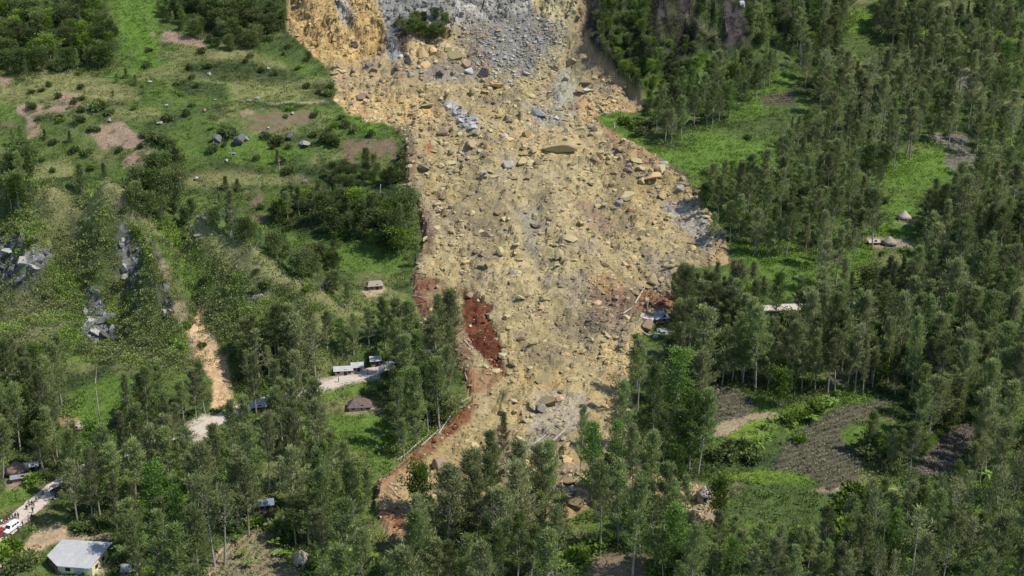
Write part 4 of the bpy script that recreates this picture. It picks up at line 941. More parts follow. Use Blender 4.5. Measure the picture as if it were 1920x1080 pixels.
CLEAR = [[(452, 352), (500, 352), (508, 430), (452, 430)], [(520, 425), (590, 405), (620, 450), (540, 465)], [(640, 440), (700, 452), (690, 482), (640, 478)], [(1345, 735), (1455, 740), (1455, 845), (1345, 845)], [(1335, 880), (1545, 880), (1600, 900), (1570, 990), (1400, 985), (1340, 915)], [(1440, 745), (1690, 742), (1710, 785), (1640, 830), (1620, 900), (1440, 885)], [(352, 788), (412, 776), (412, 830), (360, 838)], [(580, 684), (722, 660), (724, 722), (660, 732), (590, 748)], [(1436, 568), (1505, 568), (1505, 592), (1436, 592)], [(1672, 385), (1725, 385), (1725, 425), (1672, 425)], [(1622, 436), (1712, 436), (1712, 468), (1622, 468)],
         [(645, 738), (705, 738), (705, 772), (645, 772)], [(480, 928), (522, 928), (522, 962), (480, 962)], [(1296, 892), (1345, 892), (1345, 975), (1305, 985)], [(0, 900), (112, 905), (150, 900), (60, 1000), (60, 1085), (0, 1085)], [(60, 1000), (222, 1000), (222, 1090), (60, 1090)], [(388, 1085), (410, 1030), (480, 994), (520, 1000), (522, 1030), (585, 1030), (580, 1085)],
         [(700, 930), (745, 890), (770, 880), (745, 1010), (715, 1020)], [(15, 868), (62, 868), (62, 905), (15, 905)], [(1600, 562), (1625, 562), (1625, 585), (1600, 585)], [(1215, 572), (1260, 572), (1260, 635), (1215, 635)], [(660, 522), (725, 522), (725, 556), (660, 556)], [(1058, 850), (1085, 860), (1085, 950), (1060, 940)], [(338, 590), (440, 600), (440, 750), (400, 750)],
         [(470, 745), (505, 745), (505, 772), (470, 772)], [(1030, 1040), (1052, 1040), (1050, 1085), (1028, 1085)], [(1110, 1035), (1215, 1040), (1215, 1085), (1110, 1085)]]
SPARSE = {i + 1 for i, c in enumerate(CANOPY) if c[2] in ((18, 25), (13, 20), (12, 17), (12, 16), (10, 15), (14, 19), (7, 13), (6, 13), (15, 22), (13, 18), (15, 20), (19, 26), (3.5, 6.5))}
LEDGE = 1 + [i for i, c in enumerate(CANOPY) if c[0][0] == (745, 35)][0]
mw, mh = 480, 280
mu, mv = np.meshgrid(np.arange(mw) * 4 + 2., np.arange(mh) * 4 + 2.)
CAN = np.zeros((mh, mw), np.int16); rag = fbm(mu, mv, 34, 3, 151) * 22
for i, (p, k, h) in enumerate(CANOPY): CAN[poly_sd(mu, mv, p) + rag > -3] = i + 1
CLR = np.zeros((mh, mw), bool)
for p in CLEAR: CLR |= poly_sd(mu, mv, p) > 0
for p in PLOTS[:3]: CLR |= poly_sd(mu, mv, p) > 3
COVER = np.zeros((mh, mw), np.int16)
NOBASE = (SL > .4) * 1.0 + (FIELD_ID > 0) * 1.0 + (RD < 3.2) * 1.0 + SR
for pw, pr in zip(PADW, PADS): NOBASE += (np.hypot(GX - pw[0], GY - pw[1]) < pr[2] * .8) * 1.0
NOBASE_TOE = (RD < 3.2) * 1.0 + (FIELD_ID > 0) * 1.0
TREES = []        # dict per tree
_occ = {}
def try_tree(p, kindname, h, wide, force=False, var=None, limit=2, gap=.22):
    K = KINDS[kindname]
    key = (int(p[0] // 4), int(p[1] // 4))
    if not force:
        for dx in (-1, 0, 1):
            for dy in (-1, 0, 1):
                for (a, b) in _occ.get((key[0] + dx, key[1] + dy), ()):
                    if (a - p[0]) ** 2 + (b - p[1]) ** 2 < (2.4 if h > 14 else 3.4 if kindname in ('broadleaf', 'lime') else 2.4) ** 2: return False
    R = .15 * h * wide if kindname not in ("broadleaf", "lime") else .36 * h * wide
    zs = np.array([.36, .52, .7, .85, .97]) * h; ws = np.array([.7, .9, .75, .45, .05]) * R
    uu, vv, dd = world_to_pix(np.repeat(p[0], 5), np.repeat(p[1], 5), p[2] + zs); ru = ws * FPX / dd
    U = np.concatenate([uu - ru, uu, uu + ru]); Vv = np.concatenate([vv] * 3)
    iu = (U // 4).astype(int); iv = (Vv // 4).astype(int); inn = (iu >= 0) & (iu < mw) & (iv >= 0) & (iv < mh)
    if inn.sum() < 4: return False
    iu, iv = iu[inn], iv[inn]
    if not force:
        if (CAN[iv, iu] > 0).mean() < .86 or CLR[iv, iu].mean() > .01: return False
        if np.median(COVER[iv, iu]) >= limit or (COVER[iv, iu] == 0).mean() < gap: return False
    u0, u1 = max(0, int((uu - ru).min() // 4)), min(mw, int((uu + ru).max() // 4) + 1); v0, v1 = max(0, int(vv.min() // 4)), min(mh, int(vv.max() // 4) + 1)
    ce, cw = (uu[2], (vv[0] + vv[4]) / 2), (max(2., ru.max() * .85), max(2., abs(vv[0] - vv[4]) / 2))
    if v1 > v0 and u1 > u0: COVER[v0:v1, u0:u1] += (((mu[v0:v1, u0:u1] - ce[0]) / cw[0]) ** 2 + ((mv[v0:v1, u0:u1] - ce[1]) / cw[1]) ** 2 < 1).astype(np.int16)
    _occ.setdefault(key, []).append((p[0], p[1]))
    bu, bv, bd = world_to_pix(p[0], p[1], p[2])
    TREES.append(dict(p=p, kind=kindname, h=h, wide=wide, rot=random.uniform(0, 6.28), var=random.randrange(8) if var is None else var, u=float(uu[2]), v=float(vv[2]), size=h / float(bd), lean=(random.uniform(-.06, .06), random.uniform(-.06, .06))))
    return True
# trees one can single out: u and v of the top, height, kind, width
for u, v, h, k, w in [(282, 868, 25, "pine", 1.15), (330, 905, 20, "pine", .9), (1112, 788, 24, "pine", .9), (1160, 795, 23, "pine", .85), (1300, 728, 24, "pine", 1.15), (1300, 670, 18, "pine", 1.1), (1350, 905, 12, "lime", .7), (1230, 690, 25, "green_casuarina", 1.1), (1200, 640, 22, "green_casuarina", 1),
          (1468, 698, 11, "lime", 1.0), (785, 880, 13, "lime", .85), (945, 776, 15, "casuarina", .95), (1005, 838, 25, "casuarina", 1.05), (900, 880, 23, "casuarina", 1.0), (842, 548, 22, "casuarina", 1.2), (820, 555, 20, "casuarina", 1.1), (775, 690, 21, "green_casuarina", 1.1), (745, 600, 20, "green_casuarina", 1.2), (720, 560, 18, "green_casuarina", 1.2),
          (305, 293, 13, "broadleaf", .95), (330, 320, 9, "broadleaf", 1), (250, 345, 8, "broadleaf", 1.1), (146, 308, 10, "cone", 1), (193, 305, 6, "cone", 1), (82, 242, 4.5, "cone", 1.2), (129, 245, 5, "cone", 1.1), (35, 235, 9, "green_casuarina", 1.3), (20, 240, 8, "green_casuarina", 1.3), (217, 137, 4.5, "cone", 1.3), (235, 128, 4.6, "cone", 1.3), (252, 140, 5, "cone", 1.3), (211, 168, 3, "cone", 1.3), (30, 285, 14, "green_casuarina", 1.4),
          (422, 330, 5.6, "cone", 1.4), (444, 335, 5.4, "cone", 1.4), (430, 358, 17, "casuarina", 1.3), (357, 376, 5.5, "broadleaf", .8), (325, 380, 4.5, "broadleaf", .8), (578, 98, 4.2, "broadleaf", .9), (520, 280, 6.5, "cone", .9), (470, 275, 6, "thin", 1.4), (555, 590, 20, "thin", 1.6), (515, 575, 20, "casuarina", 1.5), (585, 600, 18, "thin", 1.5), (480, 620, 17, "thin", 1.5),
          (1440, 282, 20, "casuarina", 1.3), (1405, 330, 18, "casuarina", 1.2), (1470, 320, 19, "casuarina", 1.2), (1340, 400, 12, "green_casuarina", 1.3), (1360, 300, 13, "green_casuarina", 1.3), (1290, 505, 17, "green_casuarina", 1.2), (1325, 510, 18, "green_casuarina", 1.1), (780, 455, 8, "green_casuarina", 1.6), (1170, 720, 22, "green_casuarina", 1.0), (100, 640, 20, "green_casuarina", 1.2), (375, 672, 17, "green_casuarina", 1.3), (265, 692, 17, "green_casuarina", 1.2),
          (700, 290, 5, "broadleaf", .8), (685, 282, 7, "broadleaf", .7), (1610, 230, 18, "casuarina", 1.2), (1560, 290, 20, "casuarina", 1.2), (1600, 300, 20, "casuarina", 1.2), (1890, 800, 22, "casuarina", 1.3), (1640, 770, 13, "green_casuarina", 1.5), (870, 1000, 17, "green_casuarina", 1.3), (970, 960, 19, "green_casuarina", 1.3), (780, 960, 18, "green_casuarina", 1.3), (660, 870, 22, "green_casuarina", 1.2), (1230, 900, 18, "green_casuarina", 1.1), (1550, 950, 13, "casuarina", 1.5), (1500, 1000, 10, "lime", .9), (1350, 960, 14, "casuarina", 1.2), (1710, 905, 15, "casuarina", 1.4), (540, 770, 23, "casuarina", 1.3), (395, 800, 20, "green_casuarina", 1.3), (190, 800, 20, "green_casuarina", 1.2), (1090, 760, 20, "green_casuarina", .7), (1862, 872, 19, "thin", 1.1), (1890, 878, 19, "thin", 1.1), (1832, 886, 17, "thin", 1.0), (1905, 868, 19, "thin", 1.1), (372, 892, 23, "thin", 1.2), (388, 900, 23, "thin", 1.1), (408, 905, 22, "thin", 1.2), (540, 850, 21, "casuarina", 1.3), (455, 860, 21, "casuarina", 1.3), (600, 880, 21, "green_casuarina", 1.2)]:
    pp = cast([u], [v], h)[0]
    if not np.isnan(pp[0]): try_tree(pp, k, h, w, True)
def ch_kind(k): return 'casuarina' in k or 'pine' in k
for u, v, h, k in [(398, 392, 7, "broadleaf"), (425, 400, 8, "green_casuarina"), (458, 412, 8, "broadleaf"), (488, 424, 9, "green_casuarina"), (512, 440, 8, "broadleaf"), (540, 452, 10, "green_casuarina"), (566, 474, 9, "broadleaf"), (598, 492, 10, "green_casuarina"), (622, 512, 8, "broadleaf"), (648, 530, 9, "green_casuarina"), (300, 372, 6, "broadleaf"), (345, 392, 6, "broadleaf"), (530, 428, 7, "cone"), (585, 460, 8, "green_casuarina")]:
    pp = cast([u], [v], h)[0]
    if not np.isnan(pp[0]): try_tree(pp, k, h, 1.15, True)
for u, v in [(172, 842), (205, 832), (240, 824), (275, 810), (312, 802), (340, 800), (428, 752), (448, 742), (522, 722), (552, 716), (578, 712), (130, 858)]:
    pp = cast([u], [v], 19.0)[0]
    if not np.isnan(pp[0]): try_tree(pp, random.choice(["green_casuarina", "casuarina", "green_casuarina"]), random.uniform(18, 20), random.uniform(1.15, 1.5), True)
for u in list(range(1275, 1430, 24)) + list(range(1515, 1900, 30)):                # the row that hides the right stretch of road
    pp = cast([u], [random.uniform(535, 566)], 19.5)[0]
    if not np.isnan(pp[0]): try_tree(pp, random.choice(["green_casuarina", "casuarina"]), random.uniform(18, 21), random.uniform(1.15, 1.5), True)
NC = 42000
cu = RNG.uniform(-30, 1950, NC); cv = RNG.uniform(-60, 1085, NC)
ci = CAN[np.clip((np.clip(cv, 0, 1079) // 4).astype(int), 0, mh - 1), np.clip((cu // 4).astype(int), 0, mw - 1)]
keep = ci > 0; cu, cv, ci = cu[keep], cv[keep], ci[keep]
ch = np.array([RNG.uniform(CANOPY[i - 1][2][0] * .72, CANOPY[i - 1][2][1] * 1.04) for i in ci])
pts = cast(cu, cv, ch)
nb = sample(NOBASE, np.nan_to_num(pts[:, 0]), np.nan_to_num(pts[:, 1])); nt_ = sample(NOBASE_TOE, np.nan_to_num(pts[:, 0]), np.nan_to_num(pts[:, 1]))
for p, i, h, b, b2 in zip(pts, ci, ch, nb, nt_):
    if np.isnan(p[0]): continue
    bp = world_to_pix(p[0], p[1], p[2])
    toe = bp[1] > 930
    if 0 <= bp[0] < 1918 and 0 <= bp[1] < 1078 and CLR[int(bp[1] // 4), int(bp[0] // 4)]: continue
    if i == LEDGE: pass
    elif (b2 if toe else b) > .3: continue
    kk = random.choice(CANOPY[i - 1][1].split())
    if ch_kind(kk) and h < 17 and random.random() < .22: kk = random.choice(['lime', 'broadleaf', 'broadleaf', 'pine']); h = h if kk == 'pine' else h * .62; p = cast([bp[0]], [bp[1]])[0]
    if np.isnan(p[0]): continue
    try_tree(p, kk, h, random.uniform(1.0, 1.65) if ch_kind(CANOPY[i - 1][1]) else random.uniform(.9, 1.3), limit=1 if i in SPARSE else 2, gap=.38 if i in SPARSE else .22)
TREES.sort(key=lambda t: -t["size"])
print("trees", len(TREES))
TREE_OBJS = []
for t in TREES[:300]:
    K = KINDS[t["kind"]]; tm, cm = tree_meshes(t["kind"], t["var"]); s = t["h"] / K["H"]
    root = bpy.data.objects.new("tree", None); COL.objects.link(root); root.empty_display_size = .5
    root.location = (t["p"][0], t["p"][1], t["p"][2] - .3); root.rotation_euler = (t["lean"][0], t["lean"][1], t["rot"]); root.scale = (s * t["wide"], s * t["wide"], s)
    link("trunk", tm, root); link("crown", cm, root)
    root["category"] = "tree"; root["group"] = "trees on the slopes around the landslide"
    TREE_OBJS.append((root, t))
def bake_trees(name, lst, seed=3):
    r = np.random.default_rng(seed); mats = []; Vs, Fs, Ms, Ti, Rn, b = [], [], [], [], [], 0
    for t in lst:
        K = KINDS[t["kind"]]; (tv, tf), (lv, lf, ti) = K["var"][t["var"] % len(K["var"])]; s = t["h"] / K["H"]; c, sn = math.cos(t["rot"]), math.sin(t["rot"])
        for (v, f, tt, m) in ((tv, tf, np.zeros(len(tv)), K["bark"]), (lv, lf, ti, K["leaf"])):
            if m not in mats: mats.append(m)
            w = v * np.array([s * t["wide"], s * t["wide"], s]); X = np.stack([w[:, 0] * c - w[:, 1] * sn, w[:, 0] * sn + w[:, 1] * c, w[:, 2] - .3], 1) + t["p"]
            Vs.append(X); Fs.append(f + b); Ms.append(np.full(len(f), mats.index(m))); Ti.append(tt); Rn.append(np.full(len(v), r.random())); b += len(v)
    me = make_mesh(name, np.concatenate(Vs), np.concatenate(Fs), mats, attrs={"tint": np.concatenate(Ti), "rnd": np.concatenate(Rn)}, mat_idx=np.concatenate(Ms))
    return link(name, me)
OUTSIDE = []                                                     # the woods go on beyond the picture's right and lower left edges
for _ in range(190):
    rt = random.random() < .72; u, v = (random.uniform(1945, 2180), random.uniform(0, 1150)) if rt else (random.uniform(-240, -25), random.uniform(690, 1150))
    p = cast([u], [v])[0]
    if np.isnan(p[0]) or sample(NOBASE, p[:1], p[1:2])[0] > .3: continue
    OUTSIDE.append(dict(p=p, kind=random.choice(["casuarina", "green_casuarina", "spire"]), h=random.uniform(14, 22), wide=random.uniform(1, 1.5), rot=random.uniform(0, 6.28), var=random.randrange(8)))
if len(TREES) > 300:
    tag(bake_trees("forest", TREES[300:] + OUTSIDE), "distant mass of smaller olive and green trees on the upper slopes", "forest", kind="stuff")
# ------------------------------------------------------------------ bushes, undergrowth, grass, crops
def bush_kind(seed, R, H, n, Lf, Wf):
    r = np.random.default_rng(seed); P, Dv, T = [], [], []
    for c in range(9):
        a = r.uniform(0, 6.28); q = r.uniform(.1, .75) * R; cc = np.array([math.cos(a) * q, math.sin(a) * q, H * r.uniform(.3, .7)]); cl = r.uniform(-.3, .3)
        m = n // 9; d = r.normal(size=(m, 3)); d /= np.linalg.norm(d, axis=1)[:, None]; p = cc + d * (R * .42) * r.uniform(.5, 1.05, (m, 1)) * np.array([1, 1, .9]); p[:, 2] = np.maximum(p[:, 2], .03 * H)
        P.append(p); Dv.append(d + np.array([0, 0, .5]) + r.normal(size=(m, 3)) * .4); T.append(np.clip(.4 + cl + .35 * d[:, 2] + r.normal(size=m) * .15, 0, 1))
    P, Dv, T = np.concatenate(P), np.concatenate(Dv), np.concatenate(T)
    return leaf_kites(P, Dv, Lf * r.uniform(.6, 1.3, len(P)), Wf * r.uniform(.6, 1.3, len(P)), r, T)
BUSH_MESH = []
for i in range(6):
    v, f, t = bush_kind(1200 + i, 1.5, (1.6, 2.0, 1.3)[i % 3], 420, .45, .3)
    BUSH_MESH.append(make_mesh("bush", v, f, [(L_DARK, L_LIME)[i >= 4]], attrs={"tint": t}))
BUSHES = []
def bush(u, v, s, bright=False):
    p = cast([u], [v])[0]
    if np.isnan(p[0]) or ground_is_bare(p): return
    o = link("bush", BUSH_MESH[random.randrange(4, 6) if bright else random.randrange(4)], loc=(p[0], p[1], p[2] - .1), rot=(0, 0, random.uniform(0, 6.28)), scl=(s * random.uniform(.9, 1.3), s * random.uniform(.9, 1.2), s * random.uniform(.8, 1.2)))
    o["category"] = "bush"; o["group"] = "bushes scattered over the green slopes"
    BUSHES.append((o, u, v - 5, s, bright))
def ground_is_bare(p): return sample(SL, p[:1], p[1:2])[0] > .4 or sample(RD, p[:1], p[1:2])[0] < 3.0
for (u, v, s) in [(275, 128, 1.6), (390, 128, 1.6), (470, 108, 1.3), (490, 137, 1.3), (515, 142, 1.6), (460, 118, 1.2), (355, 132, 1.5), (360, 148, 1.4), (332, 160, 1.3), (345, 155, 1.3), (370, 165, 1.3), (92, 163, 1.2), (180, 208, 2.3), (190, 205, 2.2), (205, 215, 1.8), (60, 205, 1.8), (140, 193, 1.5), (153, 188, 1.3), (75, 225, 1.4), (150, 230, 2),
                  (172, 245, 1.6), (285, 262, 2), (300, 268, 2.2), (315, 275, 2), (270, 258, 1.5), (350, 218, 1.4), (360, 200, 1.3), (315, 225, 2), (400, 285, 1.8), (420, 250, 2), (432, 258, 2.2), (500, 260, 1.8), (520, 268, 2), (590, 256, 2.2), (610, 270, 2.3), (620, 262, 2), (625, 275, 2.2), (650, 240, 1.8), (665, 248, 1.8), (695, 256, 1.6), (480, 300, 1.6), (528, 305, 1.6), (540, 325, 1.8),
                  (140, 285, 1.5), (165, 290, 1.6), (172, 318, 1.6), (60, 175, 1.3), (110, 185, 1.3), (100, 270, 1.6), (225, 285, 1.3), (620, 165, 1.6), (615, 180, 1.8), (600, 175, 1.6), (575, 165, 1.5), (560, 130, 1.3), (505, 75, 1.6), (470, 80, 1.6), (540, 90, 1.6), (395, 80, 1.8), (380, 100, 1.5), (430, 95, 1.4), (755, 300, 2.2), (752, 320, 2.2), (748, 340, 2.2), (640, 225, 1.5)]:
    bush(u, v, s, False)
for _ in range(95):                                        # more bushes over the terraces, the spur and the right hand clearings
    r = random.random()
    if r < .3: u, v = random.uniform(0, 640), random.uniform(95, 350)
    elif r < .75: u, v = random.uniform(0, 600), random.uniform(390, 660)
    else: u, v = random.uniform(1140, 1900), random.uniform(220, 480)
    if u > 1000 and sample(CV, *[np.array([q]) for q in cast([u], [v])[0][:2]])[0] > .5: continue
    bush(u, v, random.uniform(.7, 1.6), random.random() < .5)
for (u, v, s, br) in [(1395, 850, 2.0, 0), (1375, 862, 2.2, 0), (1340, 860, 2, 0), (1365, 840, 1.6, 0), (1410, 865, 2, 0), (1640, 850, 3.0, 0), (1625, 858, 2.4, 0), (1655, 840, 2.4, 0), (1500, 830, 1.8, 1), (1480, 790, 2.0, 1), (1510, 790, 1.8, 1), (1530, 770, 1.6, 1), (1600, 940, 2.4, 1), (1590, 970, 2.6, 1), (1580, 1000, 2.6, 1), (1600, 1000, 2.4, 1), (1610, 960, 2.2, 1), (1190, 240, 2.4, 1), (1170, 232, 2.2, 1), (1200, 255, 2.0, 0), (1215, 240, 2.4, 0), (1235, 235, 2.6, 0),
                      (62, 910, 1.5, 1), (20, 1040, 2.0, 1), (8, 1050, 1.8, 1), (25, 1030, 1.6, 1), (150, 995, 1.6, 0), (170, 990, 1.8, 0), (185, 995, 1.6, 0), (130, 1060, 1.5, 0), (30, 1070, 2, 0), (45, 1065, 1.8, 0), (55, 1050, 1.8, 0), (240, 1050, 1.8, 0), (225, 1060, 1.6, 0), (260, 1045, 1.6, 0), (545, 1010, 2.6, 0), (530, 1000, 2.2, 0), (480, 985, 1.5, 1), (590, 1060, 2, 0), (680, 1065, 2, 1), (860, 1070, 2.4, 1), (880, 1075, 2.2, 1), (1080, 1050, 2.4, 1), (1060, 1060, 2.2, 1), (1130, 1030, 2.2, 1), (1290, 870, 2, 1)]:
    bush(u, v, s, bool(br))

def clump_mesh(name, pos, R, H, cols, per, Lf, Wf, mat, seed, up=.7, spread=.6):
    r = np.random.default_rng(seed); n = len(pos)
    a = r.uniform(0, 6.28, (n, per)); q = np.sqrt(r.random((n, per))) * R[:, None]
    P = np.stack([pos[:, None, 0] + np.cos(a) * q, pos[:, None, 1] + np.sin(a) * q, pos[:, None, 2] + H[:, None] * r.uniform(.0, .7, (n, per)) * (1 - .5 * (q / R[:, None]) ** 2)], -1).reshape(-1, 3)
    Dv = np.stack([np.cos(a) * spread, np.sin(a) * spread, np.full(a.shape, up)], -1).reshape(-1, 3) + r.normal(size=(n * per, 3)) * .35
    s = np.repeat(R, per) * r.uniform(.6, 1.3, n * per)
    V, F, _ = leaf_kites(P, Dv, Lf * s, Wf * s, r, np.zeros(n * per))
    c = np.repeat(cols, per, 0) * r.uniform(.8, 1.22, (n * per, 1))
    return make_mesh(name, V, F, [mat], cols={"albedo": np.clip(np.repeat(c, 4, 0), .005, .5)})
M_TUFT = attr_leaf_material("blade_and_leaf", .3)
def scatter(n, dens, seed, ylo=250, yhi=668):
    r = np.random.default_rng(seed); x = r.uniform(-300, 300, n); y = ylo + (yhi - ylo) * r.random(n) ** 1.15
    u, v, d = world_to_pix(x, y, ground_z(x, y)); ok = (u > -40) & (u < 1960) & (v > -40) & (v < 1120)
    x, y = x[ok], y[ok]; k = r.random(len(x)) < sample(dens, x, y); return x[k], y[k], r
BARE = np.clip(SL + (RD < 3.0) * 1.0 + (FIELD_ID > 0) * 1.0, 0, 1)
soilish = smooth(.9, 1.25, A[..., 0] / A[..., 1])            # pink, tan and rocky ground keeps little grass
# undergrowth: thick on the spur, the cliff and under the trees
UPL = smooth(40, -40, GX) * (GY > 437) * smooth(-.15, .3, fbm(GX, GY, 13, 4, 99)) * .75
SHR = np.clip(np.maximum.reduce([UPL, SPW * (.35 + .65 * smooth(-.3, .3, n_mid + .6 * n_sml)), CV * (.4 + .6 * smooth(-.3, .2, n_mid)), smooth(.065, .04, A[..., 1]) * .8, .10 + .5 * smooth(.0, .35, fbm(GX, GY, 10, 3, 98))]) * (1 - BARE) * (1 - .78 * soilish), 0, 1)
x, y, r = scatter(150000, SHR, 301)
c = np.stack([sample(A[..., k], x, y) for k in range(3)], 1) * r.uniform(.75, 1.7, (len(x), 1))
mixv = r.random((len(x), 1)); c = (1.25 - .6 * sample(CV, x, y) + .3 * sample(SPW, x, y))[:, None] * (c * (1 - .45 * mixv) + np.array([.095, .13, .04]) * .45 * mixv)  # cliff leaves darkened to go with the shade painted there
R_ = r.uniform(.5, 1.25, len(x))
tag(link("undergrowth", clump_mesh("undergrowth", np.stack([x, y, ground_z(x, y) - .1], 1), R_, R_ * r.uniform(.9, 1.7, len(x)), c, 15, .55, .34, M_TUFT, 302)), "low leafy scrub covering the spur, the cliff and the ground between trees", "undergrowth", kind="stuff")
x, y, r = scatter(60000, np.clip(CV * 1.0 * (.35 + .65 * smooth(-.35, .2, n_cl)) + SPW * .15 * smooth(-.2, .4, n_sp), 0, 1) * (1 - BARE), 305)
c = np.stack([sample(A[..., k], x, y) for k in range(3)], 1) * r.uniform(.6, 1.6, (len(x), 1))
R_ = r.uniform(.8, 1.9, len(x))
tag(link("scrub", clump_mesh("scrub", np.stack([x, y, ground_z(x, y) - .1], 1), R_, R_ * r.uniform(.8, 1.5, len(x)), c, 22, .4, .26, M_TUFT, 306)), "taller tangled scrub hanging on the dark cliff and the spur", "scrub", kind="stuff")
# shrubs of the spur and of the forest floor
SPD = np.clip(SPW * (1 - .85 * CRAG) * (1 - .8 * soilish) * (1 - .9 * CREST) * (.3 + .7 * smooth(-.3, .15, n_sp + .7 * n_sml)) * (1 - wr), 0, 1)
rs = np.random.default_rng(331); iy, ix = np.where(SPD > .05); pk = rs.integers(0, len(iy), 60000); pk = pk[rs.random(len(pk)) < SPD[iy[pk], ix[pk]]][:6500]
x = GX[iy[pk], ix[pk]] + rs.uniform(-.4, .4, len(pk)); y = GY[iy[pk], ix[pk]] + rs.uniform(-.4, .4, len(pk))
u_, v_, d_ = world_to_pix(x, y, ground_z(x, y)); k_ = (u_ > -60) & (u_ < 700); x, y = x[k_], y[k_]
fl = smooth(-.1, .3, fbm(x, y, 8, 3, 332))[:, None]; c = (np.array([.20, .23, .085]) * (1 - fl) + np.array([.22, .31, .068]) * fl) * rs.uniform(.7, 1.35, (len(x), 1))
R_ = rs.uniform(.7, 1.7, len(x)) * rs.uniform(.7, 1.2, len(x))
tag(link("shrubs", clump_mesh("shrubs", np.stack([x, y, ground_z(x, y) - .1], 1), R_, R_ * rs.uniform(.8, 1.4, len(x)), c, 46, .30, .22, M_TUFT, 333)), "dense mixed green and brownish shrubs clothing the rocky spur", "shrubs", kind="stuff")
tp = np.array([t["p"] for t in TREES if t["h"] > 8]); rep = np.repeat(np.arange(len(tp)), 34)
an = rs.uniform(0, 6.28, len(rep)); q = np.sqrt(rs.random(len(rep))) * 6.5; x = tp[rep, 0] + np.cos(an) * q; y = tp[rep, 1] + np.sin(an) * q
k_ = (sample(BARE, x, y) < .2) & (sample(soilish, x, y) < .5); x, y = x[k_], y[k_]
fl = smooth(-.15, .3, fbm(x, y, 14, 3, 334))[:, None]; c = (np.array([.11, .135, .05]) * (1 - fl) + np.array([.17, .26, .055]) * fl) * rs.uniform(.55, 1.6, (len(x), 1))
R_ = rs.uniform(.5, 1.5, len(x))
tag(link("forest_floor_plants", clump_mesh("forest_floor_plants", np.stack([x, y, ground_z(x, y) - .1], 1), R_, R_ * rs.uniform(.8, 2.0, len(x)), c, 16, .5, .28, M_TUFT, 335)), "leafy plants growing thickly on the ground between the trees", "undergrowth", kind="stuff")
GR = (1 - BARE) * (1 - .85 * soilish) * (1 - .6 * SHR) * (1 - .6 * CV)
x, y, r = scatter(150000, GR, 311)
c = np.stack([sample(A[..., k], x, y) for k in range(3)], 1) * r.uniform(.9, 1.75, (len(x), 1))
R_ = r.uniform(.3, .8, len(x))
tag(link("grass", clump_mesh("grass", np.stack([x, y, ground_z(x, y) - .03], 1), R_, R_ * .5, c, 6, .95, .3, M_TUFT, 312, 1.0, .45)), "tufted grass covering the open slopes", "grass", kind="stuff")
# crops on the mounds of the gardens
px_, py_, pc_, pr_ = [], [], [], []
rr = np.random.default_rng(321)
for k in (1, 2, 3, 4, 6):
    iy, ix = np.where(FIELD_ID == k)
    if not len(iy): continue
    x0, x1, y0, y1 = GX[0, ix].min(), GX[0, ix].max(), GY[iy, 0].min(), GY[iy, 0].max(); sx, sy = ((.62, 1.9) if k != 3 else (.6, 2.5)); an = (.35, .5, -.9, 1.2, 0, .3)[k - 1]
    cx, cy = (x0 + x1) / 2, (y0 + y1) / 2; L = max(x1 - x0, y1 - y0)
    g = np.stack(np.meshgrid(np.arange(-L, L, sx), np.arange(-L, L, sy)), -1).reshape(-1, 2) + rr.normal(size=(1, 2)); g += rr.normal(size=g.shape) * .22
    X = cx + g[:, 0] * math.cos(an) - g[:, 1] * math.sin(an); Y = cy + g[:, 0] * math.sin(an) + g[:, 1] * math.cos(an)
    ok = (sample((FIELD_ID == k) * 1.0, X, Y) > .5) & (rr.random(len(X)) < .85); X, Y = X[ok], Y[ok]; px_.append(X); py_.append(Y)
    pc_.append(np.tile((.21, .215, .115) if k != 3 else (.27, .24, .155), (len(X), 1)) * rr.uniform(.6, 1.5, (len(X), 1))); pr_.append(rr.uniform(.4, .68, len(X)))
x, y = np.concatenate(px_), np.concatenate(py_)
tag(link("crops", clump_mesh("crops", np.stack([x, y, ground_z(x, y)], 1), np.concatenate(pr_), np.concatenate(pr_) * 1.1, np.concatenate(pc_), 14, .8, .55, M_TUFT, 322)), "rows of low crop plants on the garden plots", "crops", kind="stuff")

# ------------------------------------------------------------------ banana plants
def banana(seed):
    r = np.random.default_rng(seed); Vs, Fs, T, b = [], [], [], 0
    for k in range(9):
        a = k * 2.4 + r.uniform(-.3, .3); L = r.uniform(1.6, 2.5); e = r.uniform(.5, 1.25); w = .32; s = np.linspace(0, 1, 6)
        rad = L * s * math.cos(e) * (1 + .3 * s); zz = 1.7 + L * (s * math.sin(e) - .55 * s ** 2.4); cx, cy = rad * math.cos(a), rad * math.sin(a); nx_, ny_ = -math.sin(a), math.cos(a)
        wd = w * np.array([.12, .75, 1, 1, .75, .05])
        v = np.concatenate([np.stack([cx + nx_ * wd, cy + ny_ * wd, zz - wd * .25], 1), np.stack([cx, cy, zz], 1), np.stack([cx - nx_ * wd, cy - ny_ * wd, zz - wd * .25], 1)])
        f = [(i, i + 1, 6 + i + 1, 6 + i) for i in range(5)] + [(6 + i, 7 + i, 13 + i, 12 + i) for i in range(5)]
        Vs.append(v); Fs.append(np.array(f) + b); T.append(np.full(18, r.uniform(.2, 1))); b += 18
    return np.concatenate(Vs), np.concatenate(Fs), np.concatenate(T)
L_BAN = leaf_material("banana_leaf", (.10, .17, .03), (.22, .32, .08), (.16, .24, .05), .4, .35)
M_BSTEM = plain_material("banana_stem", (.16, .19, .07), .8)
BAN = []
for i in range(3):
    v, f, t = banana(1300 + i); sv, sf = tube([(0, 0, -.2), (.02, 0, .8), (0, .02, 1.75)], [.16, .13, .08], 7)
    BAN.append((make_mesh("stem", sv, sf, [M_BSTEM], smooth_shade=True), make_mesh("leaves", v, f, [L_BAN], attrs={"tint": t})))
BANANAS = []
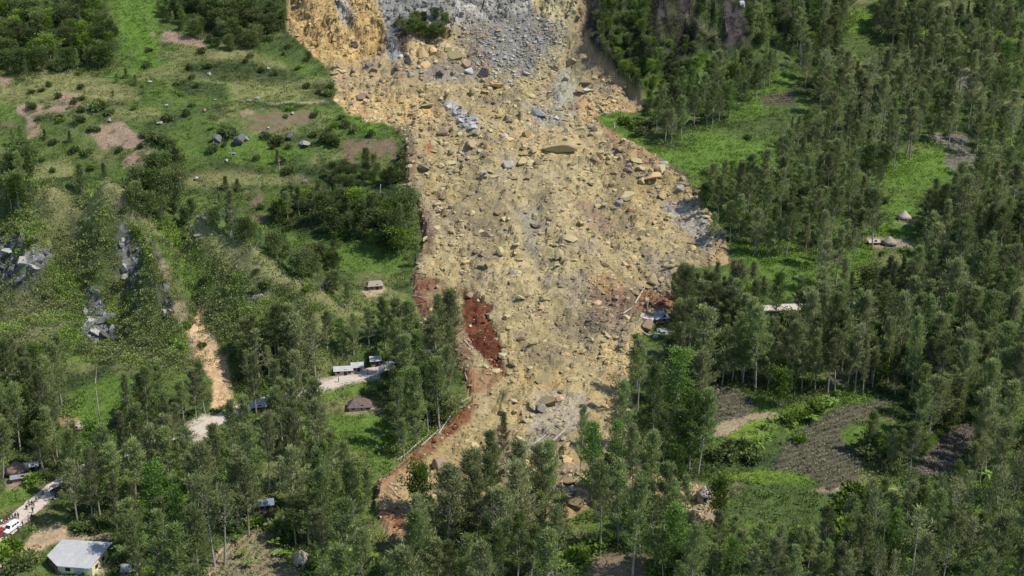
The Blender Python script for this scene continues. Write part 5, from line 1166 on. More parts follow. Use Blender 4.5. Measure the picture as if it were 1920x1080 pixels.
for (u, v) in [(512, 1030), (520, 1045), (536, 1048), (470, 1066), (455, 1050), (445, 1020), (1535, 762), (1550, 756), (1562, 764), (1545, 772), (1498, 785), (1510, 775), (1520, 795), (1445, 820), (1435, 835), (1425, 845), (1440, 805), (1452, 790), (1490, 805), (1660, 1040), (1770, 1060), (1780, 1050), (1830, 1035), (1840, 1048), (1825, 1055), (1720, 1045), (1690, 1060), (1815, 905), (1850, 900), (1890, 905), (1905, 915), (1660, 930), (1650, 945),
                (1500, 1010), (590, 1015), (1060, 1075), (1075, 1065), (700, 1060), (665, 1050), (1590, 690), (1570, 745), (430, 1000), (545, 1060), (350, 1050), (720, 1075)]:
    p = cast([u], [v])[0]
    if np.isnan(p[0]): continue
    o = bpy.data.objects.new("banana_plant", None); COL.objects.link(o); s = random.uniform(.8, 1.2); o.location = p; o.rotation_euler = (0, 0, random.uniform(0, 6.28)); o.scale = (s, s, s)
    st, lv = random.choice(BAN); link("stem", st, o); link("leaves", lv, o); o["category"] = "banana plant"; o["group"] = "banana plants in the gardens"
    BANANAS.append((o, u, v - 12))

# ------------------------------------------------------------------ buildings
class MB:
    def __init__(s): s.v, s.f = [], []
    def poly(s, pts): b = len(s.v); s.v += [tuple(p) for p in pts]; s.f.append(tuple(range(b, b + len(pts))))
    def box(s, c, d, rz=0):
        x, y, z = c; a, b_, h = d[0] / 2, d[1] / 2, d[2] / 2; cs, sn = math.cos(rz), math.sin(rz); b = len(s.v)
        for dz in (-h, h):
            for dx, dy in ((-a, -b_), (a, -b_), (a, b_), (-a, b_)): s.v.append((x + dx * cs - dy * sn, y + dx * sn + dy * cs, z + dz))
        for q in ((0, 3, 2, 1), (4, 5, 6, 7), (0, 1, 5, 4), (1, 2, 6, 5), (2, 3, 7, 6), (3, 0, 4, 7)): s.f.append(tuple(b + i for i in q))
    def slab(s, pts, t):
        """plate of thickness t below the given outline"""
        n = len(pts); b = len(s.v); s.v += [tuple(p) for p in pts] + [(p[0], p[1], p[2] - t) for p in pts]
        s.f.append(tuple(b + i for i in range(n))); s.f.append(tuple(b + n + i for i in reversed(range(n))))
        for i in range(n): j = (i + 1) % n; s.f.append((b + i, b + n + i, b + n + j, b + j))
    def lathe(s, prof, n=18, wob=0, seed=0):
        r = random.Random(seed); b = len(s.v); w = [1 + r.uniform(-wob, wob) for _ in range(n)]
        for rad, z in prof:
            for i in range(n): a = 2 * math.pi * i / n; s.v.append((rad * w[i] * math.cos(a), rad * w[i] * math.sin(a), z + (r.uniform(-wob, wob) if rad > .3 else 0)))
        for k in range(len(prof) - 1):
            for i in range(n): j = (i + 1) % n; s.f.append((b + k * n + i, b + k * n + j, b + (k + 1) * n + j, b + (k + 1) * n + i))
    def tube(s, path, rad, n=6):
        v, f = tube(path, rad, n); b = len(s.v); s.v += [tuple(q) for q in v]; s.f += [tuple(int(i) + b for i in q) for q in f]
        s.f.append(tuple(b + i for i in reversed(range(n)))); s.f.append(tuple(b + len(v) - n + i for i in range(n)))
    def build(s, name, mat, parent=None, smooth_shade=False, loc=None):
        me = bpy.data.meshes.new(name); me.from_pydata(s.v, [], s.f); me.materials.append(mat)
        if smooth_shade: me.polygons.foreach_set("use_smooth", [True] * len(me.polygons))
        me.update(); return link(name, me, parent, loc)
def root(name, p, rz, label, cat, group=None):
    o = bpy.data.objects.new(name, None); COL.objects.link(o); o.location = p; o.rotation_euler = (0, 0, rz); tag(o, label, cat, group); return o
M_TIN = plain_material("pale_tin", (.43, .43, .425), .5, .5, .14, metal=.0, bump=.03, stripe=4.0)
M_TINW = plain_material("white_tin", (.42, .42, .41), .45, .6, .15, bump=.03, stripe=4.0)
M_TING = plain_material("grey_tin", (.27, .28, .30), .5, .8, .3, metal=.2, bump=.03, stripe=4.0)
M_TINB = plain_material("blue_grey_tin", (.20, .24, .29), .5, .8, .25, metal=.2, bump=.03, stripe=4.0)
M_RUST = plain_material("brown_roof", (.13, .095, .08), .8, 1.2, .35)
M_THATCH = plain_material("thatch", (.27, .225, .175), .95, 5, .35, bump=.12)
M_THATCHB = plain_material("brown_thatch", (.22, .155, .115), .95, 5, .35, bump=.12)
M_THATCHP = plain_material("pale_thatch", (.36, .31, .255), .95, 5, .25, bump=.12)
M_WOOD = plain_material("weathered_boards", (.20, .155, .115), .9, 3, .3)
M_WOODP = plain_material("pale_boards", (.42, .36, .30), .9, 3, .25)
M_YELL = plain_material("pale_yellow_paint", (.62, .60, .38), .7, 1, .1)
M_GREYP = plain_material("grey_paint", (.38, .39, .41), .7, 1, .12)
M_DARK = plain_material("dark_opening", (.02, .02, .022), .6, 2, .2)
M_GLASS = plain_material("dark_glass", (.03, .035, .04), .12, 2, .1, spec=.5)
def at_ground(u, v):
    p = at(u, v); p.z = float(ground_z(p.x, p.y)); return p
def gable_house(name, u, v, rz, w, d, h, rise, roof_mat, wall_mat, label, cat="house", hip=0.0, lift=0.0, windows=2, group=None, over=.45):
    o = root(name, at_ground(u, v), rz, label, cat, group); zb = lift
    m = MB(); m.box((0, 0, zb + h / 2 - .3), (w, d, h + .6))
    if hip == 0:
        for sx in (-1, 1): m.poly([(sx * w / 2, -d / 2, zb + h), (sx * w / 2, d / 2, zb + h), (sx * w / 2, 0, zb + h + rise * .93)][::sx])
    m.build("wall", wall_mat, o)
    W, Dp = w / 2 + over, d / 2 + over; zt = zb + h + rise; ze = zb + h - rise * over / (d / 2); hx = W - hip
    m = MB()
    m.slab([(-W, -Dp, ze), (W, -Dp, ze), (hx, 0, zt), (-hx, 0, zt)], .08); m.slab([(W, Dp, ze), (-W, Dp, ze), (-hx, 0, zt), (hx, 0, zt)], .08)
    if hip:
        m.slab([(W, -Dp, ze), (W, Dp, ze), (hx, 0, zt)], .08); m.slab([(-W, Dp, ze), (-W, -Dp, ze), (-hx, 0, zt)], .08)
    m.build("roof", roof_mat, o)
    m = MB(); m.box((w * .12, -d / 2 - .03, zb + 1.0), (.9, .06, 1.95)); m.build("door", M_DARK, o)
    for k in range(windows):
        m = MB(); m.box((-w * .3 if k == 0 else w * .36, -d / 2 - .03, zb + h * .58), (.9, .06, .8)); m.build("window", M_DARK, o)
    if lift:
        for sx in (-1, 1):
            for sy in (-1, 1): m = MB(); m.box((sx * (w / 2 - .15), sy * (d / 2 - .15), (lift - .35) / 2 - .4), (.18, .18, lift + .5)); m.build("post", M_WOOD, o)
    return o
def round_hut(name, u, v, R, h, rise, roof_mat, wall_mat, label, rz=0, sq=1.0):
    o = root(name, at_ground(u, v), rz, label, "hut"); o.scale = (1, sq, 1)
    m = MB(); m.lathe([(R, -.6), (R, h)], 18, .02, 3); m.build("wall", wall_mat, o)
    m = MB(); m.lathe([(R * 1.12, h - .35), (R * 1.26, h - .28), (R * .86, h + rise * .25), (R * .44, h + rise * .64), (R * .1, h + rise * .95), (.02, h + rise)], 22, .045, 5); m.build("roof", roof_mat, o, True)
    m = MB(); m.box((0, -R - .01, .65), (.8, .12, 1.35)); m.build("door", M_DARK, o)
    return o
# the large metal roofed house, low at the left of the picture
hp = at_ground(147, 1060)
H = root("house", hp, math.radians(-9), "pale yellow house under a large light grey metal roof", "house")
m = MB(); m.box((1.2, .2, .85), (8.6, 8.0, 2.7)); m.build("wall", M_YELL, H)
m = MB(); m.box((2.3, -3.86, .8), (2.2, .12, 2.6)); m.build("wall_panel", M_GREYP, H)
rz0 = lambda x, y: 2.55 + .10 * (y + 5) + .02 * x
m = MB(); pts = [(-6.2, 5.0), (-6.9, -1.4), (-2.6, -4.9), (5.6, -5.0), (6.6, 5.1)]; m.slab([(x, y, rz0(x, y)) for x, y in pts][::-1], -.12)
m.build("roof", M_TIN, H)
m = MB(); m.tube([(-2.5, -4.9, rz0(-2.5, -4.9) + .17), (-.9, .2, rz0(-.9, .2) + .17)], [.07, .07], 5); m.build("roof_ridge", M_TINW, H)
for k in range(2): m = MB(); m.box((5.53, -1.6 + 3.4 * k, 1.3), (.08, 1.3, .9)); m.build("window", M_DARK, H)
m = MB(); m.box((-.6, -3.83, 1.2), (1.2, .08, .9)); m.build("window", M_DARK, H)
for x, y in ((-6.4, -1.3), (-5.0, -2.6), (-3.7, -3.7), (-2.7, -4.6), (-6.0, 4.6)): m = MB(); m.box((x, y, .85), (.14, .14, 3.0)); m.build("post", M_WOOD, H)
m = MB()
for k in range(9): t = k / 8; m.box((-6.4 + 3.7 * t, -1.3 - 3.3 * t, .5), (.08, .08, 1.3))
m.tube([(-6.4, -1.3, 1.1), (-2.7, -4.6, 1.1)], [.05, .05], 5); m.build("railing", M_WOOD, H)
gable_house("hut", 247, 1076, .1, 3.6, 2.8, 2.0, .7, M_TING, M_WOOD, "small grey tin roofed shed at the bottom right of the metal roofed house", "shed")
round_hut("thatched_hut", 32, 888, 2.6, 1.5, 2.2, M_THATCHB, M_WOOD, "brown thatched hut above the road bend with parked vehicles")
gable_house("shelter", 40, 901, .35, 4.4, 1.8, 1.5, .35, M_TING, M_WOOD, "low roadside shelter in front of the brown thatched hut", "shelter", windows=0)
gable_house("shed", 60, 880, .3, 3.0, 2.2, 1.7, .5, M_TIN, M_WOOD, "small pale tin shed behind the brown thatched hut", "shed", windows=0)
gable_house("shack", 499, 960, .25, 3.4, 2.8, 2.0, .75, M_TINB, M_WOOD, "blue grey tin roofed shack on posts among the lower trees", "shack", lift=1.0, windows=1)
round_hut("thatched_hut", 565, 1056, 2.0, 1.4, 2.3, M_THATCH, M_WOODP, "weathered grey brown thatched hut beside the planted field")
round_hut("thatched_hut", 147, 803, 1.5, .7, 1.6, M_THATCHP, M_WOODP, "small tan thatched hut in the grass below the spur")
gable_house("brown_house", 675, 766, .1, 6.2, 3.8, 1.7, 1.6, M_RUST, M_WOODP, "dark brown hip roofed house below the road", hip=2.0, windows=2)
gable_house("roadside_shop", 644, 701, .14, 5.0, 2.6, 1.9, .7, M_TIN, M_WOODP, "widest pale tin roofed shop beside the upper road", "shop")
gable_house("roadside_shop", 670, 695, .18, 3.0, 2.6, 2.0, .8, M_TIN, M_WOODP, "narrow grey tin roofed shop in the middle of the roadside row", "shop", windows=1)
gable_house("roadside_shop", 704, 684, .22, 2.8, 2.8, 2.2, .8, M_TIN, M_WOOD, "last small tin roofed shop nearest the landslide", "shop", windows=1)
gable_house("slide_edge_house", 703, 541, .25, 4.6, 3.2, 1.8, 1.0, M_THATCH, M_WOOD, "grey roofed house on a pale yard by the left slide margin", hip=.8, windows=1)
gable_house("white_roofed_hut", 484, 767, .2, 4.0, 3.4, 1.7, .8, M_TINW, M_WOOD, "white roofed hut beside the road under the tall trees", "hut", windows=1)
gable_house("white_roofed_shed", 506, 752, .5, 2.2, 2.0, 1.8, .5, M_TINW, M_WOOD, "little white tin shed right of the white roofed hut", "shed", windows=0)
round_hut("thatched_hut", 1695, 412, 2.3, 1.1, 2.5, M_THATCHP, M_WOOD, "pale conical thatched hut, upper one of two on the right slope")
round_hut("thatched_hut", 1667, 459, 2.4, 1.0, 2.4, M_THATCH, M_WOOD, "brown conical thatched hut, lower one of two on the right slope")
gable_house("lean_to", 1637, 458, .1, 3.4, 2.4, 1.3, .5, M_THATCHP, M_WOOD, "tan lean to left of the lower thatched hut", "shed", windows=0)
gable_house("blue_roofed_shed", 1611, 580, .2, 4.0, 2.8, 2.0, .7, M_TINB, M_GREYP, "blue grey roofed shed beside the road among the right trees", "shed", windows=1)
round_hut("pale_topped_hut", 1320, 935, 1.7, 1.5, 2.2, M_THATCHP, M_WOODP, "hut with a pale pointed roof right of the bright green trees")
gable_house("wrecked_house", 1238, 598, .3, 4.6, 4.0, 1.3, 1.5, M_TING, M_WOOD, "wrecked house with a grey hipped roof at the right slide margin", hip=1.8, windows=0)
for k, (u, v, rz, s) in enumerate([(1244, 622, .3, 1.7), (1249, 630, .9, 1.5), (1236, 620, .1, 1.1), (1216, 598, -.4, 2.2), (1208, 594, -.5, 1.6), (1228, 632, .4, 1.0)]):
    m = MB(); m.slab([(-s * .8, -.5 * s, .1), (s * .8, -.45 * s, .45), (s * .75, .5 * s, .9), (-s * .8, .5 * s, .5)], .05)
    o = m.build("roof_sheet", (M_TINW, M_TINW, M_TIN, M_WOODP, M_WOODP, M_TINW)[k]); o.location = at_ground(u, v); o.rotation_euler = (.3 * (k % 3), .2, rz)
    tag(o, ("white roof sheet lying below the wrecked house", "bent white roof sheet, lowest of those below the wrecked house", "grey roof sheet leaning below the wrecked house", "long pale board left of the wrecked house", "short pale board farthest left of the wrecked house", "small white scrap of roofing below the wrecked house")[k], "roof sheet")

# ------------------------------------------------------------------ vehicles on the lower road
M_WHITE = plain_material("white_car_paint", (.78, .78, .77), .35, 1, .05, spec=.5)
M_BLACKP = plain_material("dark_car_paint", (.04, .04, .045), .4, 1, .2, spec=.5)
M_TYRE = plain_material("tyre_rubber", (.025, .025, .025), .9, 4, .2)
M_RIM = plain_material("wheel_rim", (.35, .35, .36), .4, 4, .1, metal=.6)
M_LAMP = plain_material("headlight_glass", (.7, .72, .75), .2, 4, .05, spec=.6)
M_CANVAS = plain_material("canvas", (.40, .38, .34), .9, 1, .15)
M_CHROME = plain_material("bumper", (.3, .3, .31), .35, 2, .1, metal=.5)
def road_heading(p):
    w = ROADS[0]; i = int(np.argmin(np.hypot(w[:, 0] - p.x, w[:, 1] - p.y))); a, b = w[max(0, i - 3)], w[min(len(w) - 1, i + 3)]
    return math.atan2(b[1] - a[1], b[0] - a[0]), float(w[i, 2])
def on_road(u, v):
    p = at(u, v); h, z = road_heading(p); p.z = max(float(ground_z(p.x, p.y)), z) + .06; return p, h
def wheels(o, xs, y, r):
    for x in xs:
        for sy in (-1, 1):
            m = MB(); m.tube([(x, sy * (y - .12), r), (x, sy * (y + .1), r)], [r, r], 16); wv = m.build("wheel", M_TYRE, o)
            m = MB(); m.tube([(x, sy * (y + .09), r), (x, sy * (y + .13), r)], [r * .58, r * .5], 12); m.build("rim", M_RIM, wv)
def car(u, v, flip, paint, label, cat, canvas=False):
    p, h = on_road(u, v); o = root("off_road_car" if not canvas else "pickup_truck", p, h + (math.pi if flip else 0), label, cat)
    # side outline from nose (+x) to tail, extruded with a narrower roof
    low = [(2.45, .55), (2.5, .95), (2.35, 1.12), (1.25, 1.2), (-2.4, 1.2), (-2.45, .5)]
    m = MB(); n = len(low); Ls = [(x, -.93, z) for x, z in low]; Rs = [(x, .93, z) for x, z in low]
    m.poly(Ls); m.poly(Rs[::-1])
    for i in range(n): j = (i + 1) % n; m.poly([Ls[j], Ls[i], Rs[i], Rs[j]])
    back = -.7 if canvas else -2.3
    cab = [(1.2, 1.2, .9), (.55, 1.88, .74), (back + .12, 1.92, .74), (back, 1.2, .9)]
    m.poly([(x, -y, z) for x, z, y in cab]); m.poly([(x, y, z) for x, z, y in cab][::-1])
    for i in range(3): a, b = cab[i], cab[i + 1]; m.poly([(b[0], -b[2], b[1]), (a[0], -a[2], a[1]), (a[0], a[2], a[1]), (b[0], b[2], b[1])])
    m.build("body", paint, o)
    m = MB(); m.poly([(1.17, -.78, 1.27), (1.17, .78, 1.27), (.61, .66, 1.85), (.61, -.66, 1.85)]); g = m.build("windscreen", M_GLASS, o); g.location = (.02, 0, .01)
    for sy in (-1, 1):
        for x0, x1 in (((.35, -.6),) if canvas else ((.5, -.35), (-.45, -1.25), (-1.35, -2.1))):
            m = MB(); m.poly([(x0, sy * .885, 1.3), (x1, sy * .885, 1.3), (x1, sy * .775, 1.8), (x0 - (.2 if x0 > .3 else 0), sy * .775, 1.8)]); m.build("window", M_GLASS, o)
        m = MB(); m.box((2.46, sy * .66, .92), (.1, .34, .2)); m.build("headlight", M_LAMP, o)
        m = MB(); m.box((-2.45, sy * .72, .95), (.06, .18, .3)); m.build("tail_light", M_RED, o)
    m = MB(); m.box((2.52, 0, .6), (.16, 1.8, .24)); m.build("bumper", M_CHROME, o)
    m = MB(); m.box((2.49, 0, .9), (.06, .9, .2)); m.build("grille", M_DARK, o)
    if canvas:
        m = MB(); m.slab([(-.75, -.95, 2.25), (-2.5, -.95, 2.25), (-2.5, .95, 2.25), (-.75, .95, 2.25)][::-1], -.08); m.slab([(.6, -.85, 2.08), (-.7, -.9, 2.3), (-.7, .9, 2.3), (.6, .85, 2.08)], .06); m.build("canopy", M_CANVAS, o)
        for x in (-.85, -2.4):
            for sy in (-1, 1): m = MB(); m.box((x, sy * .85, 1.72), (.07, .07, 1.1)); m.build("canopy_post", M_BLACKP, o)
    wheels(o, (1.5, -1.45), .82, .4)
    return o
M_RED = plain_material("red_paint", (.22, .03, .03), .4, 1, .2, spec=.5)
car(21, 996, True, M_WHITE, "white off road car driving down the lower road", "car")
car(112, 921, False, M_BLACKP, "dark pickup truck with a pale canopy shaded at the road bend", "pickup truck", canvas=True)
car(-5, 1010, True, M_RED, "dark red car cut by the picture's left edge behind the white one", "car")

# ------------------------------------------------------------------ people on the roads
SKIN = plain_material("skin", (.10, .06, .042), .6, 4, .15); HAIR = plain_material("hair", (.012, .011, .01), .8, 8, .2)
CLOTH = {"dark": (.03, .03, .035), "white": (.6, .6, .58), "red": (.35, .04, .04), "blue": (.05, .08, .2), "grey": (.2, .2, .21), "green": (.06, .14, .06), "pink": (.5, .2, .22), "black": (.015, .015, .017), "brown": (.12, .08, .05)}
CM = {k: plain_material(k + "_cloth", c, .9, 3, .15) for k, c in CLOTH.items()}
def person(u, v, pose, shirt, trousers, label, facing=None, off=(0, 0), road=True):
    if road: p, h = on_road(u, v)
    else: p = at_ground(u, v); h = road_heading(p)[0]
    sit = pose == "sit"; rz = facing if facing is not None else h + random.uniform(-.6, .6)
    hip = .5 if sit else .92; st = .32 if pose == "walk" else .08
    J = [(0, 0, hip), (0, 0, hip + .25), (0, 0, hip + .48), (.02, 0, hip + .60), (.03, 0, hip + .73), (.03, 0, hip + .84)]; Rr = [.15, .14, .16, .06, .10, .085]; E = [(0, 1), (1, 2), (2, 3), (3, 4), (4, 5)]
    for s in (-1, 1):
        b = len(J); sw = st * s
        if sit: J += [(.1, .1 * s, hip - .02), (.45, .14 * s, hip + .02), (.5, .14 * s, .1), (.62, .15 * s, .04)]
        else: J += [(0, .1 * s, hip - .08), (sw * .5 + .03, .1 * s, .5), (sw * .9 - .03, .1 * s, .09), (sw * .9 + .12, .11 * s, .04)]
        Rr += [.1, .075, .05, .045]; E += [(0, b), (b, b + 1), (b + 1, b + 2), (b + 2, b + 3)]
        b = len(J)
        J += [(0, .2 * s, hip + .46), (-.03 - sw * .3, .25 * s, hip + .2), (.1 - sw * .6 + (.2 if sit else 0), .22 * s, hip - .02 + (.1 if sit else 0)), (.16 - sw * .7 + (.2 if sit else 0), .21 * s, hip - .1 + (.12 if sit else 0))]
        Rr += [.07, .05, .038, .04]; E += [(2, b), (b, b + 1), (b + 1, b + 2), (b + 2, b + 3)]
    me = bpy.data.meshes.new("person"); me.from_pydata(J, E, []); me.update(); tmp = bpy.data.objects.new("person", me); COL.objects.link(tmp)
    tmp.modifiers.new("skin", 'SKIN')
    for i, rr_ in enumerate(Rr): me.skin_vertices[0].data[i].radius = (rr_, rr_)
    me.skin_vertices[0].data[0].use_root = True
    tmp.modifiers.new("sub", 'SUBSURF').levels = 1
    dg = bpy.context.evaluated_depsgraph_get(); ev = bpy.data.meshes.new_from_object(tmp.evaluated_get(dg)); bpy.data.objects.remove(tmp)
    ev.materials.clear(); [ev.materials.append(mm) for mm in (SKIN, CM[shirt], CM[trousers])]
    for f in ev.polygons:
        c = f.center; f.use_smooth = True
        arm = abs(c.y) > .2 and c.z < hip + .3 and c.z > .3 and not sit
        f.material_index = 0 if c.z > hip + .56 or arm or (c.z < .12) else (1 if c.z > hip - .02 else 2)
    o = link("person", ev, loc=p, rot=(0, 0, rz)); tag(o, label, "person")
    m = MB(); m.lathe([(.112, hip + .74), (.118, hip + .80), (.095, hip + .88), (.045, hip + .925), (.005, hip + .935)], 10); m.build("hair", HAIR, o, True, (.02, 0, 0))
    return o
for a in [(62, 962, "walk", "dark", "black", "person in dark clothes walking on the road below the crowd"), (61, 975, "walk", "black", "grey", "person walking just above the white car, second down the road"), (56, 983, "walk", "pink", "blue", "person in a pink top near the road edge above the car"),
          (43, 988, "stand", "dark", "dark", "person standing right of the white car in dark clothes"), (35, 999, "stand", "brown", "dark", "person close to the white car's right side"), (104, 944, "stand", "white", "black", "person in a white top at the right road edge"), (105, 938, "stand", "black", "dark", "person in black behind the one in white at the road edge"), (35, 973, "stand", "dark", "black", "standing person at the right end of the seated row"), (64, 953, "stand", "grey", "black", "person in grey at the foot of the crowd by the bank")]:
    person(*a)
row = ["white", "red", "dark", "brown", "blue", "black"]
for k in range(6): person(4 + k * 5.0, 984 - k * 2.7, "sit" if k % 3 else "stand", row[k], "dark", "%s shirted person in the row along the bank beside the white car" % row[k], facing=-.9, road=False)
crowd = [("black", 50, 955), ("grey", 55, 950), ("dark", 60, 947), ("white", 64, 944), ("brown", 68, 940), ("blue", 73, 937), ("green", 77, 934), ("red", 81, 931)]
for k, (c, u, v) in enumerate(crowd): person(u, v, "stand" if k % 2 else "sit", c, "black", "person in a %s top in the crowd on the grassy road verge" % c, facing=-.8, road=False)
person(635, 717, "stand", "dark", "black", "person standing on the upper road left of the roadside shops"); person(690, 706, "walk", "black", "dark", "person walking on the upper road nearest the landslide")

# ------------------------------------------------------------------ fallen trunks, dead trees, lamp poles
M_LOG = plain_material("stripped_trunk", (.36, .31, .245), .9, 3, .2); M_POLE = plain_material("pole_paint", (.45, .45, .44), .6, 2, .1)
LOGS = [(946, 894, 983, 855, .30, "long pale trunk leaning out of the toe trees"), (1028, 836, 1060, 810, .26, "pale trunk lying at the right of the toe"), (1003, 834, 1024, 818, .22, "short pale trunk between the two long ones at the toe"), (985, 850, 1012, 825, .2, "pale trunk lying beside the long leaning trunk"),
        (822, 815, 851, 774, .2, "pale trunk lying along the red left levee"), (770, 845, 803, 818, .18, "thin trunk lower on the red left levee"), (745, 865, 772, 846, .18, "lowest thin trunk on the red left levee"), (790, 838, 826, 806, .16, "thin trunk beside the red levee crest"), (1190, 571, 1209, 541, .28, "pale trunk leaning on the brown debris at the right margin"),
        (1212, 588, 1214, 560, .22, "upright snapped trunk at the right margin"), (1040, 826, 1066, 800, .17, "thin pale trunk highest at the toe"), (1168, 590, 1184, 580, .25, "short trunk half buried in the brown debris"), (1150, 598, 1140, 588, .22, "stub of trunk left in the brown debris"), (870, 640, 884, 655, .22, "trunk lying below the dark red scar"), (712, 372, 716, 355, .14, "thin snag at the left slide margin")]
for (u0, v0, u1, v1, r_, lab) in LOGS:
    a, b = at(u0, v0), at(u1, v1)
    if abs(u0 - u1) < 6: b = a + Vector((.5, .3, 5.0))
    a.z += .35; b.z += .55; c_ = (a + b) / 2; c_.z = max(c_.z, float(ground_z(c_.x, c_.y)) + .3)
    L = (b - a).length; q = [a + (b - a) * t for t in (0, .33, .66, 1)]
    for w in q: w.z = max(w.z, float(ground_z(w.x, w.y)) + .25)
    m = MB(); m.tube([tuple(w - a) for w in q], [r_ * 1.25, r_ * 1.1, r_ * .9, r_ * .6], 8)
    for t in (.55, .75): w = (a + (b - a) * t) - a; m.tube([tuple(w), tuple(w + Vector((.7, -.4, .9)) * L * .08)], [r_ * .4, r_ * .12], 5)
    o = m.build("fallen_trunk", M_LOG, None, True); o.location = a; tag(o, lab, "fallen trunk")
DEBRIS_LOGS = []
for k in range(46):                                          # snapped and half buried trunks all along the margins
    e = random.choice([[(770, 500), (775, 560), (800, 610), (850, 660), (878, 720), (868, 770)], [(868, 770), (800, 825), (740, 878), (712, 930)], [(1345, 985), (1290, 930), (1210, 890), (1185, 800)], [(1185, 700), (1188, 640), (1240, 600), (1262, 570), (1265, 535), (1300, 508), (1365, 490)], [(1365, 470), (1330, 400), (1300, 350), (1200, 280), (1125, 225)], [(770, 300), (765, 360), (790, 430)], [(760, 1000), (860, 990), (1000, 970), (1090, 950)]])
    i = random.randrange(len(e) - 1); t = random.random(); u = e[i][0] + (e[i + 1][0] - e[i][0]) * t + random.uniform(-10, 10); v = e[i][1] + (e[i + 1][1] - e[i][1]) * t + random.uniform(-7, 7)
    a = at(u, v)
    if math.isnan(a.x): continue
    L = random.uniform(2.5, 8); an = random.uniform(0, 6.28); d = Vector((math.cos(an) * L, math.sin(an) * L, 0)); r_ = random.uniform(.12, .24)
    q = []
    for t in (0, .35, .7, 1): w = a + d * t; w.z = float(ground_z(w.x, w.y)) + .2 + (.9 * t if k % 3 == 0 else 0); q.append(tuple(w - a))
    m = MB(); m.tube(q, [r_ * 1.3, r_ * 1.1, r_ * .85, r_ * .6], 7)
    if k % 2:
        for s_ in range(5): b_ = random.uniform(0, 6.28); m.tube([q[0], (q[0][0] - d.x / L * .5 + math.cos(b_) * .7, q[0][1] - d.y / L * .5 + math.sin(b_) * .7, q[0][2] + random.uniform(-.2, .8))], [r_ * .6, .03], 4)
    o = m.build("fallen_trunk", random.choice([M_LOG, M_BARK, M_BARK_DK]), None, True); o.location = a
    o["category"] = "fallen trunk"; o["group"] = "fallen trunks along the slide margins"; DEBRIS_LOGS.append((o, u, v, ("short" if L < 4.5 else "long") + (" uprooted" if k % 2 else " snapped") + " trunk"))
def dead_tree(u, v, h, label, n=9, seed=1):
    r = random.Random(seed); p = at_ground(u, v); m = MB()
    m.tube([(0, 0, -.3), (.1, 0, h * .4), (.0, .1, h * .75), (.2, 0, h)], [.24, .2, .12, .03], 7)
    for k in range(n):
        t = r.uniform(.3, .95); a = r.uniform(0, 6.28); L = h * r.uniform(.18, .38); m.tube([(.05, 0, h * t), (math.cos(a) * L * .55, math.sin(a) * L * .55, h * t + L * .5), (math.cos(a) * L, math.sin(a) * L, h * t + L * .75)], [.09, .05, .015], 4)
    o = m.build("dead_tree", M_LOG, None, True); o.location = p; tag(o, label, "dead tree")
dead_tree(866, 1052, 7, "pale bare forked dead tree among the bottom trees", 8, 2); dead_tree(434, 298, 5, "bare grey dead tree below the dark terrace boulders", 9, 3); dead_tree(524, 325, 6.5, "bare grey snag right of the terrace boulders", 9, 5); dead_tree(188, 800, 15, "tall bare pale trunk left of the lower road", 4, 6)
for (u, v, h, lab) in [(1633, 716, 8.5, "pole lamp with a white head among the right trees"), (430, 447, 8.5, "pole lamp with a white panel below the left woods")]:
    o = root("street_lamp", at_ground(u, v), .3, lab, "street lamp")
    m = MB(); m.tube([(0, 0, -.3), (0, 0, h)], [.11, .07], 8); m.build("pole", M_POLE, o, True)
    m = MB(); m.tube([(0, 0, h - .2), (-.8, 0, h + .05)], [.05, .04], 6); m.build("arm", M_POLE, o, True)
    m = MB(); m.box((-1.1, 0, h + .08), (1.0, .36, .12)); m.build("lamp_head", M_TINW, o)
    m = MB(); m.slab([(-.6, -.5, h + .35), (.6, -.5, h + .35), (.6, .5, h + .85), (-.6, .5, h + .85)], .05); m.build("solar_panel", M_TINW, o)
# tall pale bare trunks that stand clear of the trees on the right
for k, (u, v, h) in enumerate([(1880, 1012, 17), (1857, 1012, 15), (1872, 1000, 14), (1815, 1030, 13), (1888, 1000, 15)]): pass
